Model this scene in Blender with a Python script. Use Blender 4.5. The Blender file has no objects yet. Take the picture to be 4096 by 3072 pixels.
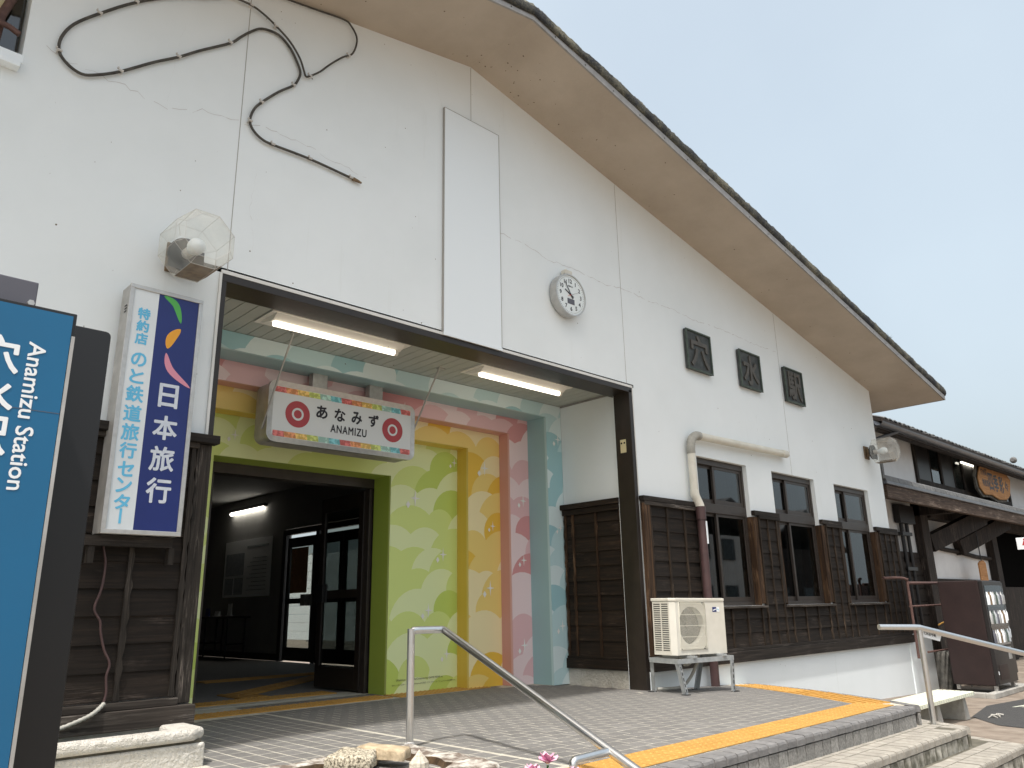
import bpy, bmesh, math, random
from mathutils import Vector, Matrix, noise as mnoise
random.seed(7)
scene = bpy.context.scene
COL = scene.collection
R = math.radians

# ---------------------------------------------------------------- camera
cam = bpy.data.cameras.new('camera'); cam_o = bpy.data.objects.new('camera', cam); COL.objects.link(cam_o)
right = Vector((0.72304, -0.69055, -0.01896)); down = Vector((0.17770, 0.21245, -0.96088)); fwd = Vector((0.66756, 0.69138, 0.27632))
m = Matrix.Identity(4)
for i in range(3):
    m[i][0] = right[i]; m[i][1] = -down[i]; m[i][2] = -fwd[i]
m.translation = Vector((0.0, -5.2, 0.8316))
cam_o.matrix_world = m
cam.sensor_width = 36.0; cam.lens = 3110.3 / 4096 * 36.0; cam.clip_start = 0.05; cam.clip_end = 800
scene.camera = cam_o

# ---------------------------------------------------------------- sky, sun, exposure
SUN = Vector((0.45, 0.19, -1.0)).normalized()          # direction the light travels
world = bpy.data.worlds.new('World'); scene.world = world; world.use_nodes = True
wn = world.node_tree.nodes; wl = world.node_tree.links
for n in list(wn): wn.remove(n)
wo = wn.new('ShaderNodeOutputWorld'); wb = wn.new('ShaderNodeBackground'); sky = wn.new('ShaderNodeTexSky')
sky.sky_type = 'NISHITA'; sky.sun_disc = False
sky.sun_elevation = math.asin(-SUN.z); sky.sun_rotation = math.atan2(-SUN.x, -SUN.y)
sky.air_density = 1.0; sky.dust_density = 10.0; sky.ozone_density = 1.0; sky.altitude = 0
# thin, even high haze over the whole sky
tc = wn.new('ShaderNodeTexCoord'); nz = wn.new('ShaderNodeTexNoise'); nz.inputs['Scale'].default_value = 2.2; nz.inputs['Detail'].default_value = 5
wl.new(tc.outputs['Generated'], nz.inputs['Vector'])
mr = wn.new('ShaderNodeMapRange'); mr.inputs[1].default_value = 0.3; mr.inputs[2].default_value = 0.75; mr.inputs[3].default_value = 0.41; mr.inputs[4].default_value = 0.50
wl.new(nz.outputs['Fac'], mr.inputs[0])
mx = wn.new('ShaderNodeMix'); mx.data_type = 'RGBA'; mx.inputs[7].default_value = (5.1, 5.85, 6.1, 1)
wl.new(mr.outputs[0], mx.inputs[0]); wl.new(sky.outputs[0], mx.inputs[6]); wl.new(mx.outputs[2], wb.inputs['Color'])
wb.inputs['Strength'].default_value = 0.12
wl.new(wb.outputs[0], wo.inputs['Surface'])
sl = bpy.data.lights.new('sun', 'SUN'); sl.energy = 2.3; sl.angle = R(2.2); sl.color = (1.0, 0.97, 0.92)
so = bpy.data.objects.new('sun', sl); COL.objects.link(so); so.rotation_euler = SUN.to_track_quat('-Z', 'Y').to_euler(); so.location = (-6, -6, 12)
vs = scene.view_settings; vs.view_transform = 'Standard'; vs.look = 'None'; vs.gamma = 1.0; vs.use_curve_mapping = False
vs.exposure = 0.84

# ---------------------------------------------------------------- materials
def nt(name):
    mt = bpy.data.materials.new(name); mt.use_nodes = True
    t = mt.node_tree; b = t.nodes['Principled BSDF']; return mt, t, b
def node(t, ty, **kw):
    n = t.nodes.new(ty)
    for k, v in kw.items(): n.inputs[k].default_value = v
    return n
def coords(t, scale=(1, 1, 1), rand=True):
    c = t.nodes.new('ShaderNodeTexCoord'); mp = t.nodes.new('ShaderNodeMapping'); mp.inputs['Scale'].default_value = scale
    if rand:
        oi = t.nodes.new('ShaderNodeObjectInfo'); va = t.nodes.new('ShaderNodeVectorMath'); va.operation = 'MULTIPLY_ADD'
        va.inputs[1].default_value = (37.0, 53.0, 71.0)
        t.links.new(oi.outputs['Random'], va.inputs[0]); t.links.new(c.outputs['Object'], va.inputs[2])
        t.links.new(va.outputs[0], mp.inputs['Vector'])
    else:
        t.links.new(c.outputs['Object'], mp.inputs['Vector'])
    return mp.outputs[0]
def ramp(t, fac, stops):
    r = t.nodes.new('ShaderNodeValToRGB'); e = r.color_ramp.elements
    while len(e) > 1: e.remove(e[-1])
    e[0].position = stops[0][0]; e[0].color = (*stops[0][1], 1)
    for p, c in stops[1:]:
        q = e.new(p); q.color = (*c, 1)
    t.links.new(fac, r.inputs[0]); return r.outputs[0]
def hsv_rand(t, col, amt):
    oi = t.nodes.new('ShaderNodeObjectInfo'); mrn = t.nodes.new('ShaderNodeMapRange')
    mrn.inputs[3].default_value = 1 - amt; mrn.inputs[4].default_value = 1 + amt
    t.links.new(oi.outputs['Random'], mrn.inputs[0])
    h = t.nodes.new('ShaderNodeHueSaturation'); t.links.new(mrn.outputs[0], h.inputs['Value']); t.links.new(col, h.inputs['Color'])
    return h.outputs[0]
def bump(t, b, h, strength, dist=0.01):
    bn = t.nodes.new('ShaderNodeBump'); bn.inputs['Strength'].default_value = strength; bn.inputs['Distance'].default_value = dist
    t.links.new(h, bn.inputs['Height']); t.links.new(bn.outputs[0], b.inputs['Normal'])
def M(name, c1, c2=None, scale=6.0, rough=0.65, metal=0.0, bs=0.0, bscale=60.0, vary=0.0, spec=0.4, detail=6, sc=(1, 1, 1), lo=0.35, hi=0.68, bd=0.01):
    mt, t, b = nt(name)
    b.inputs['Roughness'].default_value = rough; b.inputs['Metallic'].default_value = metal; b.inputs['Specular IOR Level'].default_value = spec
    if c2 is None and not bs and not vary:
        b.inputs['Base Color'].default_value = (*c1, 1); return mt
    v = coords(t, sc)
    n = node(t, 'ShaderNodeTexNoise', Scale=scale, Detail=detail, Roughness=0.62); t.links.new(v, n.inputs['Vector'])
    col = ramp(t, n.outputs['Fac'], [(lo, c1), (hi, c2 or c1)])
    if vary: col = hsv_rand(t, col, vary)
    t.links.new(col, b.inputs['Base Color'])
    if bs:
        n2 = node(t, 'ShaderNodeTexNoise', Scale=bscale, Detail=5, Roughness=0.6); t.links.new(v, n2.inputs['Vector'])
        bump(t, b, n2.outputs['Fac'], bs, bd)
    return mt
def wood(name, dark, mid, light, axis='x', rough=0.75, wear=0.0, vary=0.18, fine=26):
    """old timber: stretched grain along one axis, pale worn streaks"""
    mt, t, b = nt(name); b.inputs['Roughness'].default_value = rough; b.inputs['Specular IOR Level'].default_value = 0.25
    k = {'x': (1.0, fine, fine), 'y': (fine, 1.0, fine), 'z': (fine, fine, 1.0)}[axis]
    v = coords(t, k)
    n = node(t, 'ShaderNodeTexNoise', Scale=1.6, Detail=7, Roughness=0.65, Distortion=0.7); t.links.new(v, n.inputs['Vector'])
    col = ramp(t, n.outputs['Fac'], [(0.32, dark), (0.52, mid), (0.78, light)])
    v2 = coords(t, tuple((2.0 if s == 1.0 else 5.0) for s in k))
    n2 = node(t, 'ShaderNodeTexNoise', Scale=1.3, Detail=4); t.links.new(v2, n2.inputs['Vector'])
    mrn = t.nodes.new('ShaderNodeMapRange'); mrn.inputs[1].default_value = 0.56 - 0.14 * wear; mrn.inputs[2].default_value = 0.74 - 0.14 * wear
    t.links.new(n2.outputs['Fac'], mrn.inputs[0])
    n3 = node(t, 'ShaderNodeTexNoise', Scale=3.4, Detail=6, Roughness=0.7, Distortion=1.2); t.links.new(v, n3.inputs['Vector'])
    m2 = t.nodes.new('ShaderNodeMath'); m2.operation = 'MULTIPLY'
    mr3 = t.nodes.new('ShaderNodeMapRange'); mr3.inputs[1].default_value = 0.50; mr3.inputs[2].default_value = 0.62; t.links.new(n3.outputs['Fac'], mr3.inputs[0])
    t.links.new(mrn.outputs[0], m2.inputs[0]); t.links.new(mr3.outputs[0], m2.inputs[1])
    mm = t.nodes.new('ShaderNodeMix'); mm.data_type = 'RGBA'; mm.inputs[7].default_value = (*[min(1, c * 1.9 + 0.03) for c in light], 1)
    t.links.new(m2.outputs[0], mm.inputs[0]); t.links.new(col, mm.inputs[6])
    t.links.new(hsv_rand(t, mm.outputs[2], vary), b.inputs['Base Color'])
    bump(t, b, n.outputs['Fac'], 0.55, 0.004)
    return mt
def emit(name, col, s):
    mt, t, b = nt(name); b.inputs['Base Color'].default_value = (*col, 1); b.inputs['Emission Color'].default_value = (*col, 1); b.inputs['Emission Strength'].default_value = s
    return mt
def glass(name, tint=(0.55, 0.6, 0.6), trans=0.75, rough=0.02, fres=0.05):
    mt, t, b = nt(name); t.nodes.remove(b); out = t.nodes['Material Output']
    tr = t.nodes.new('ShaderNodeBsdfTransparent'); tr.inputs[0].default_value = (*tint, 1)
    gl = t.nodes.new('ShaderNodeBsdfGlossy'); gl.inputs['Roughness'].default_value = rough; gl.inputs[0].default_value = (0.95, 0.97, 1, 1)
    lw_ = t.nodes.new('ShaderNodeLayerWeight'); lw_.inputs[0].default_value = 0.5
    pw = t.nodes.new('ShaderNodeMath'); pw.operation = 'POWER'; pw.inputs[1].default_value = 5.0; t.links.new(lw_.outputs['Facing'], pw.inputs[0])
    f = t.nodes.new('ShaderNodeMapRange'); f.inputs[3].default_value = fres; f.inputs[4].default_value = 1.0; t.links.new(pw.outputs[0], f.inputs[0])
    mxs = t.nodes.new('ShaderNodeMixShader'); t.links.new(f.outputs[0], mxs.inputs[0]); t.links.new(tr.outputs[0], mxs.inputs[1]); t.links.new(gl.outputs[0], mxs.inputs[2])
    t.links.new(mxs.outputs[0], out.inputs['Surface']); return mt

def stucco():
    mt, t, b = nt('white_stucco'); b.inputs['Roughness'].default_value = 0.85; b.inputs['Specular IOR Level'].default_value = 0.2
    v = coords(t, (1, 1, 1), False)
    n = node(t, 'ShaderNodeTexNoise', Scale=0.9, Detail=8, Roughness=0.6); t.links.new(v, n.inputs['Vector'])
    col = ramp(t, n.outputs['Fac'], [(0.3, (0.74, 0.785, 0.795)), (0.62, (0.79, 0.835, 0.85))])
    v3 = coords(t, (5.0, 1, 0.35), False)
    n4 = node(t, 'ShaderNodeTexNoise', Scale=1.2, Detail=7, Roughness=0.7); t.links.new(v3, n4.inputs['Vector'])
    st = ramp(t, n4.outputs['Fac'], [(0.62, (1, 1, 1)), (0.82, (0.90, 0.895, 0.88))])
    n3 = node(t, 'ShaderNodeTexNoise', Scale=34, Detail=2); t.links.new(v, n3.inputs['Vector'])
    sp = ramp(t, n3.outputs['Fac'], [(0.795, (1, 1, 1)), (0.82, (0.45, 0.43, 0.4))])
    mu = t.nodes.new('ShaderNodeMix'); mu.data_type = 'RGBA'; mu.blend_type = 'MULTIPLY'; mu.inputs[0].default_value = 1
    t.links.new(col, mu.inputs[6]); t.links.new(st, mu.inputs[7])
    mu2 = t.nodes.new('ShaderNodeMix'); mu2.data_type = 'RGBA'; mu2.blend_type = 'MULTIPLY'; mu2.inputs[0].default_value = 1
    t.links.new(mu.outputs[2], mu2.inputs[6]); t.links.new(sp, mu2.inputs[7])
    t.links.new(mu2.outputs[2], b.inputs['Base Color'])
    n2 = node(t, 'ShaderNodeTexNoise', Scale=130, Detail=4); t.links.new(v, n2.inputs['Vector']); bump(t, b, n2.outputs['Fac'], 0.12, 0.004)
    return mt

MT = {}
MT['stucco'] = stucco()
MT['reveal'] = M('reveal_plaster', (0.66, 0.66, 0.63), (0.72, 0.72, 0.70), 3, 0.85, bs=0.1)
MT['panel_white'] = M('white_sheet', (0.80, 0.855, 0.885), None, rough=0.45)
MT['seam'] = M('dark_joint', (0.36, 0.35, 0.33), None, rough=0.9)
MT['crack'] = M('hairline_crack', (0.55, 0.545, 0.54), None, rough=0.9)
MT['soffit'] = M('beige_soffit', (0.40, 0.34, 0.275), (0.50, 0.435, 0.36), 1.1, 0.85, bs=0.25, bscale=40, lo=0.3, hi=0.7)
MT['stain'] = M('soffit_stain', (0.13, 0.10, 0.07), None, rough=0.9)
MT['trim_grey'] = M('grey_edge_trim', (0.34, 0.33, 0.32), (0.25, 0.24, 0.23), 9, 0.5, metal=0.2)
def lichen():
    mt, t, b = nt('lichen_roof_edge'); b.inputs['Roughness'].default_value = 0.95
    v = coords(t, (1, 1, 1), False)
    n = node(t, 'ShaderNodeTexNoise', Scale=2.6, Detail=9, Roughness=0.72); t.links.new(v, n.inputs['Vector'])
    n2 = node(t, 'ShaderNodeTexNoise', Scale=55, Detail=4, Roughness=0.7); t.links.new(v, n2.inputs['Vector'])
    ad = t.nodes.new('ShaderNodeMath'); ad.operation = 'MULTIPLY_ADD'; ad.inputs[1].default_value = 0.55
    t.links.new(n2.outputs['Fac'], ad.inputs[0]); t.links.new(n.outputs['Fac'], ad.inputs[2])
    t.links.new(ramp(t, ad.outputs[0], [(0.68, (0.028, 0.031, 0.038)), (0.78, (0.075, 0.075, 0.062)), (0.92, (0.20, 0.19, 0.14))]), b.inputs['Base Color'])
    bump(t, b, n2.outputs['Fac'], 0.9, 0.02); return mt
MT['lichen'] = lichen()
MT['wood_x'] = wood('dark_board_wood', (0.008, 0.006, 0.0045), (0.016, 0.0115, 0.0085), (0.034, 0.023, 0.016), 'x', wear=0.15)
MT['wood_y'] = wood('dark_board_wood_side', (0.009, 0.0065, 0.005), (0.019, 0.013, 0.009), (0.042, 0.025, 0.014), 'y', wear=0.1)
MT['wood_z'] = wood('dark_batten_wood', (0.011, 0.008, 0.006), (0.026, 0.018, 0.012), (0.065, 0.042, 0.025), 'z', wear=0.4)
MT['wood_post'] = wood('warm_post_wood', (0.014, 0.008, 0.005), (0.042, 0.023, 0.012), (0.12, 0.066, 0.032), 'z', wear=0.3)
MT['wood_grey_x'] = wood('weathered_sill_wood', (0.020, 0.016, 0.013), (0.045, 0.037, 0.031), (0.12, 0.105, 0.09), 'x', wear=0.7)
MT['wood_grey_z'] = wood('weathered_post_wood', (0.013, 0.011, 0.009), (0.028, 0.023, 0.019), (0.07, 0.057, 0.047), 'z', wear=0.5)
MT['wood_beam_x'] = wood('dark_beam_wood', (0.010, 0.008, 0.007), (0.021, 0.017, 0.014), (0.046, 0.037, 0.031), 'x', wear=0.2)
MT['brown_steel'] = M('dark_brown_steel', (0.017, 0.0125, 0.010), (0.024, 0.018, 0.0145), 7, 0.42, spec=0.5)
MT['brown_steel_edge'] = M('brown_steel_edge', (0.085, 0.065, 0.055), (0.06, 0.047, 0.04), 9, 0.5)
MT['bronze_alu'] = M('bronze_aluminium', (0.052, 0.043, 0.038), (0.066, 0.055, 0.048), 8, 0.38, metal=0.35)
MT['glass'] = glass('window_glass', (0.34, 0.37, 0.37), fres=0.085)
MT['glass_door'] = glass('door_glass', (0.58, 0.60, 0.58), fres=0.06)
def acrylic():
    mt, t, b = nt('clear_acrylic'); t.nodes.remove(b); out = t.nodes['Material Output']
    tr = t.nodes.new('ShaderNodeBsdfTransparent'); tr.inputs[0].default_value = (0.93, 0.93, 0.91, 1)
    df = t.nodes.new('ShaderNodeBsdfDiffuse'); df.inputs[0].default_value = (0.72, 0.71, 0.66, 1); tl = t.nodes.new('ShaderNodeBsdfTranslucent'); tl.inputs[0].default_value = (0.75, 0.74, 0.70, 1)
    gl = t.nodes.new('ShaderNodeBsdfGlossy'); gl.inputs['Roughness'].default_value = 0.1
    a = t.nodes.new('ShaderNodeAddShader'); t.links.new(df.outputs[0], a.inputs[0]); t.links.new(tl.outputs[0], a.inputs[1])
    n = node(t, 'ShaderNodeTexNoise', Scale=7.0, Detail=6); c = t.nodes.new('ShaderNodeTexCoord'); t.links.new(c.outputs['Object'], n.inputs['Vector'])
    mp = t.nodes.new('ShaderNodeMapRange'); mp.inputs[1].default_value = 0.35; mp.inputs[2].default_value = 0.75; mp.inputs[3].default_value = 0.04; mp.inputs[4].default_value = 0.19; t.links.new(n.outputs['Fac'], mp.inputs[0])
    m1 = t.nodes.new('ShaderNodeMixShader'); t.links.new(mp.outputs[0], m1.inputs[0]); t.links.new(tr.outputs[0], m1.inputs[1]); t.links.new(a.outputs[0], m1.inputs[2])
    m2 = t.nodes.new('ShaderNodeMixShader'); m2.inputs[0].default_value = 0.05; t.links.new(m1.outputs[0], m2.inputs[1]); t.links.new(gl.outputs[0], m2.inputs[2])
    t.links.new(m2.outputs[0], out.inputs['Surface']); return mt
MT['acrylic'] = acrylic()
MT['ceil'] = M('green_grey_ceiling', (0.40, 0.415, 0.38), (0.44, 0.455, 0.42), 4, 0.5, vary=0.05)
MT['pitch'] = M('painted_deep_shade', (0.006, 0.006, 0.006), None, rough=1.0, spec=0.0)  # near-black colour that stands in for deep shade
MT['gap'] = M('dark_gap', (0.012, 0.012, 0.011), None, rough=0.9)
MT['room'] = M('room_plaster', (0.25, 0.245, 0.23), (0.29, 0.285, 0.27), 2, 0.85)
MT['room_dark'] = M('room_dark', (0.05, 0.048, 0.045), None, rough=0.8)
MT['poster'] = M('poster_paper', (0.80, 0.81, 0.80), None, rough=0.45)
MT['poster_grey'] = M('poster_print', (0.30, 0.33, 0.36), (0.44, 0.46, 0.47), 12, 0.5)
MT['tube'] = emit('lit_tube', (1.0, 0.93, 0.78), 1.7)
MT['tube_room'] = emit('lit_room_tube', (1.0, 0.95, 0.85), 6.0)
MT['fixture'] = M('fixture_white', (0.84, 0.81, 0.74), None, rough=0.4)
MT['tile'] = M('grey_paver', (0.150, 0.145, 0.138), (0.195, 0.188, 0.178), 30, 0.75, bs=0.25, bscale=150, vary=0.10)
MT['grout'] = M('pale_grout', (0.42, 0.395, 0.33), (0.54, 0.515, 0.435), 14, 0.9, bs=0.3)
MT['edge_tile'] = M('grey_edge_tile', (0.16, 0.157, 0.157), (0.215, 0.21, 0.205), 22, 0.75, bs=0.5, bscale=90, vary=0.12)
MT['riser'] = M('speckled_riser', (0.17, 0.165, 0.155), (0.34, 0.33, 0.31), 60, 0.85, bs=0.4, bscale=120, vary=0.16)
MT['step_tile'] = M('pale_step_tile', (0.27, 0.25, 0.215), (0.37, 0.345, 0.30), 16, 0.8, bs=0.4, bscale=120, vary=0.09)  # pale tile colour, lighter than the porch pavers
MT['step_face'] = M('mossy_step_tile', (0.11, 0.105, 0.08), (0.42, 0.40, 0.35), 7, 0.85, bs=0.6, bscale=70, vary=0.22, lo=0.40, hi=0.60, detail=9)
MT['joint_dark'] = M('dirty_joint', (0.075, 0.068, 0.052), (0.14, 0.13, 0.10), 10, 0.95)
MT['tactile'] = M('yellow_tactile', (0.43, 0.23, 0.05), (0.49, 0.27, 0.068), 9, 0.6, vary=0.05, bs=0.15)
MT['ground'] = M('brown_paving', (0.17, 0.135, 0.105), (0.29, 0.245, 0.20), 3.5, 0.9, bs=0.7, bscale=45, detail=10)
MT['asphalt'] = M('asphalt', (0.042, 0.042, 0.042), (0.066, 0.065, 0.063), 30, 0.9, bs=0.6, bscale=160)
MT['steel'] = M('stainless_steel', (0.74, 0.74, 0.73), (0.68, 0.68, 0.67), 40, 0.30, metal=1.0, sc=(1, 1, 1))
MT['alu'] = M('brushed_aluminium', (0.55, 0.54, 0.52), (0.46, 0.45, 0.43), 20, 0.42, metal=0.75)
MT['alu_dirty'] = M('dirty_aluminium', (0.36, 0.35, 0.33), (0.52, 0.51, 0.49), 5, 0.5, metal=0.4)
MT['galv'] = M('galvanised_steel', (0.30, 0.32, 0.325), (0.45, 0.47, 0.475), 9, 0.55, metal=0.35, bs=0.15)
MT['ac'] = M('cream_ac_paint', (0.62, 0.595, 0.52), (0.70, 0.675, 0.60), 4, 0.45, bs=0.05)
MT['black'] = M('black_plastic', (0.013, 0.013, 0.014), None, rough=0.45)
MT['fan'] = M('fan_grey', (0.06, 0.062, 0.06), None, rough=0.5)
MT['coil'] = M('condenser_fins', (0.10, 0.10, 0.10), (0.16, 0.15, 0.14), 50, 0.5, sc=(1, 1, 8))
MT['wire'] = M('cream_wire', (0.66, 0.64, 0.55), None, rough=0.45)
MT['cable'] = M('weathered_hose', (0.040, 0.037, 0.032), (0.10, 0.093, 0.08), 14, 0.7, bs=0.4)
MT['clip'] = M('white_clip', (0.55, 0.54, 0.52), None, rough=0.6)
MT['rust'] = M('rusty_fitting', (0.10, 0.065, 0.04), (0.24, 0.17, 0.10), 30, 0.85)
MT['pipe_white'] = M('cream_pipe', (0.60, 0.58, 0.50), (0.68, 0.66, 0.59), 6, 0.5)
MT['pipe_flex'] = M('grey_flex_pipe', (0.30, 0.295, 0.26), (0.42, 0.41, 0.37), 14, 0.6)
MT['pipe_brown'] = M('maroon_pipe', (0.060, 0.034, 0.034), (0.082, 0.047, 0.046), 7, 0.45)
MT['pylon_blue'] = M('pylon_blue', (0.014, 0.115, 0.24), (0.012, 0.125, 0.265), 1.4, 0.32)
MT['pylon_black'] = M('pylon_black', (0.018, 0.018, 0.019), None, rough=0.33)
MT['pylon_grey'] = M('pylon_grey', (0.10, 0.10, 0.12), None, rough=0.4)
MT['white_print'] = M('white_print', (0.80, 0.83, 0.85), None, rough=0.5)
MT['lb_blue'] = M('lightbox_blue', (0.013, 0.024, 0.135), (0.016, 0.029, 0.155), 2, 0.3)
MT['lb_white'] = M('lightbox_white', (0.60, 0.65, 0.68), (0.68, 0.72, 0.74), 1.5, 0.35)
MT['lb_cyan'] = M('cyan_print', (0.12, 0.46, 0.70), None, rough=0.4)
MT['lb_letter'] = M('pale_letter', (0.62, 0.66, 0.72), (0.50, 0.54, 0.62), 25, 0.5)
MT['p_green'] = M('print_green', (0.08, 0.38, 0.08), None, rough=0.4)
MT['p_orange'] = M('print_orange', (0.72, 0.33, 0.03), None, rough=0.4)
MT['p_pink'] = M('print_pink', (0.62, 0.25, 0.33), None, rough=0.4)
MT['ink'] = M('dark_ink', (0.022, 0.022, 0.03), None, rough=0.5)
MT['sign_face'] = M('sign_face', (0.66, 0.69, 0.70), None, rough=0.3)
MT['emblem_red'] = M('emblem_red', (0.40, 0.055, 0.065), None, rough=0.4)
MT['bronze'] = M('cast_bronze', (0.038, 0.042, 0.041), (0.085, 0.092, 0.09), 9, 0.55, metal=0.3, bs=0.5, bscale=60)
MT['bronze_hi'] = M('bronze_letter', (0.080, 0.072, 0.062), (0.125, 0.115, 0.10), 12, 0.5, metal=0.4)
MT['verdigris'] = M('verdigris_frame', (0.045, 0.065, 0.055), (0.095, 0.12, 0.10), 20, 0.7)
MT['clock_face'] = M('clock_face', (0.72, 0.77, 0.77), None, rough=0.3)
MT['red'] = M('red_paint', (0.5, 0.03, 0.03), None, rough=0.5)
MT['cream_plate'] = M('cream_plate', (0.62, 0.55, 0.33), None, rough=0.5)
MT['planter'] = M('rough_white_render', (0.58, 0.55, 0.49), (0.70, 0.67, 0.61), 9, 0.9, bs=1.0, bscale=38, bd=0.03)
MT['soil'] = M('soil', (0.035, 0.025, 0.018), (0.07, 0.055, 0.04), 20, 0.95, bs=0.8)
MT['leaf'] = M('weed_leaf', (0.035, 0.11, 0.022), (0.075, 0.19, 0.04), 12, 0.5, vary=0.25)
MT['petal'] = M('pink_petal', (0.62, 0.20, 0.38), (0.80, 0.52, 0.62), 16, 0.55, vary=0.08)
MT['petal_c'] = M('yellow_petal_base', (0.80, 0.62, 0.32), None, rough=0.6)
MT['stone_grain'] = M('speckled_granite', (0.10, 0.085, 0.06), (0.58, 0.52, 0.40), 75, 0.85, bs=0.7, bscale=60, lo=0.40, hi=0.56)
MT['stone_tan'] = M('tan_stone', (0.36, 0.28, 0.18), (0.60, 0.49, 0.34), 18, 0.85, bs=0.8, bscale=50)
MT['stone_basin'] = M('weathered_basin', (0.16, 0.125, 0.10), (0.60, 0.57, 0.51), 12, 0.9, bs=0.9, bscale=40, lo=0.42, hi=0.62, detail=10, sc=(1, 1, 2.5))
MT['basin_in'] = M('wet_basin_inside', (0.05, 0.033, 0.02), (0.14, 0.09, 0.05), 14, 0.4, bs=0.6)
MT['water'] = M('still_water', (0.012, 0.022, 0.022), None, rough=0.03, spec=0.6)
MT['shell'] = M('shell', (0.42, 0.37, 0.29), (0.66, 0.61, 0.52), 20, 0.6, sc=(1, 1, 4))
MT['concrete'] = M('concrete', (0.30, 0.29, 0.265), (0.42, 0.41, 0.38), 6, 0.9, bs=0.5)
MT['concrete_old'] = M('old_concrete', (0.075, 0.075, 0.07), (0.20, 0.19, 0.17), 6, 0.95, bs=0.8)
MT['bench'] = M('pale_green_bench', (0.56, 0.58, 0.47), (0.66, 0.67, 0.56), 8, 0.65, vary=0.05)
MT['vend'] = M('maroon_vending', (0.024, 0.0145, 0.014), (0.032, 0.019, 0.018), 5, 0.45)
MT['vend_dark'] = M('vending_dark', (0.02, 0.018, 0.018), None, rough=0.4)
MT['rail_rust'] = M('rusty_rail', (0.085, 0.046, 0.04), (0.15, 0.085, 0.07), 18, 0.7)
MT['roof_tile'] = M('grey_roof_tile', (0.085, 0.085, 0.086), (0.16, 0.158, 0.15), 12, 0.6, vary=0.18, bs=0.3)
MT['gutter'] = M('gutter_grey', (0.085, 0.09, 0.10), (0.13, 0.135, 0.15), 5, 0.35)
MT['annex_wall'] = M('annex_white', (0.64, 0.645, 0.65), (0.72, 0.725, 0.73), 2, 0.85)
MT['annex_dark'] = wood('annex_dark_wood', (0.012, 0.010, 0.009), (0.026, 0.020, 0.017), (0.07, 0.05, 0.038), 'z', wear=0.3)
MT['annex_fascia'] = wood('annex_fascia_wood', (0.024, 0.016, 0.012), (0.07, 0.045, 0.032), (0.20, 0.155, 0.12), 'x', wear=0.5)
MT['sign_wood'] = wood('orange_sign_wood', (0.30, 0.14, 0.05), (0.42, 0.21, 0.085), (0.52, 0.29, 0.13), 'x', vary=0.02)
MT['bark'] = M('sign_bark', (0.06, 0.055, 0.045), (0.20, 0.185, 0.16), 10, 0.95, bs=0.8)
MT['umbrella'] = M('grey_umbrella', (0.22, 0.235, 0.25), (0.34, 0.36, 0.37), 10, 0.6, sc=(1, 1, 0.3))
MT['rubble'] = M('rubble', (0.42, 0.40, 0.36), (0.58, 0.56, 0.50), 12, 0.9, bs=0.6)
MT['house_wall'] = M('house_wall', (0.60, 0.59, 0.56), (0.68, 0.67, 0.64), 2, 0.8)
MT['clear_film'] = glass('film', (0.42, 0.43, 0.43), rough=0.15, fres=0.06)
CLOUD = {
 'blue':  [(0.34, 0.56, 0.60), (0.50, 0.68, 0.70), (0.66, 0.78, 0.79)],
 'pink':  [(0.66, 0.30, 0.30), (0.75, 0.47, 0.48), (0.82, 0.64, 0.64)],
 'yellow': [(0.79, 0.51, 0.07), (0.83, 0.63, 0.20), (0.86, 0.75, 0.43)],
 'green': [(0.53, 0.66, 0.14), (0.65, 0.76, 0.25), (0.76, 0.84, 0.45)]}
SHADED_JAMB = {'blue': (0.33, 0.51, 0.53), 'pink': (0.66, 0.34, 0.30), 'yellow': (0.76, 0.52, 0.08), 'green': (0.40, 0.52, 0.085)}  # reveal colours darker than the panels: shade of the recess put into the colour
for k_, cs in CLOUD.items():
    for i_, c_ in enumerate(cs): MT['cl_%s%d' % (k_, i_)] = M('cloud_%s_%d' % (k_, i_), c_, None, rough=0.38)
    MT['shaded_jamb_' + k_] = M('shaded_jamb_' + k_, SHADED_JAMB[k_], None, rough=0.4)
MT['sparkle'] = M('sparkle_white', (0.82, 0.82, 0.78), None, rough=0.4)

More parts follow.
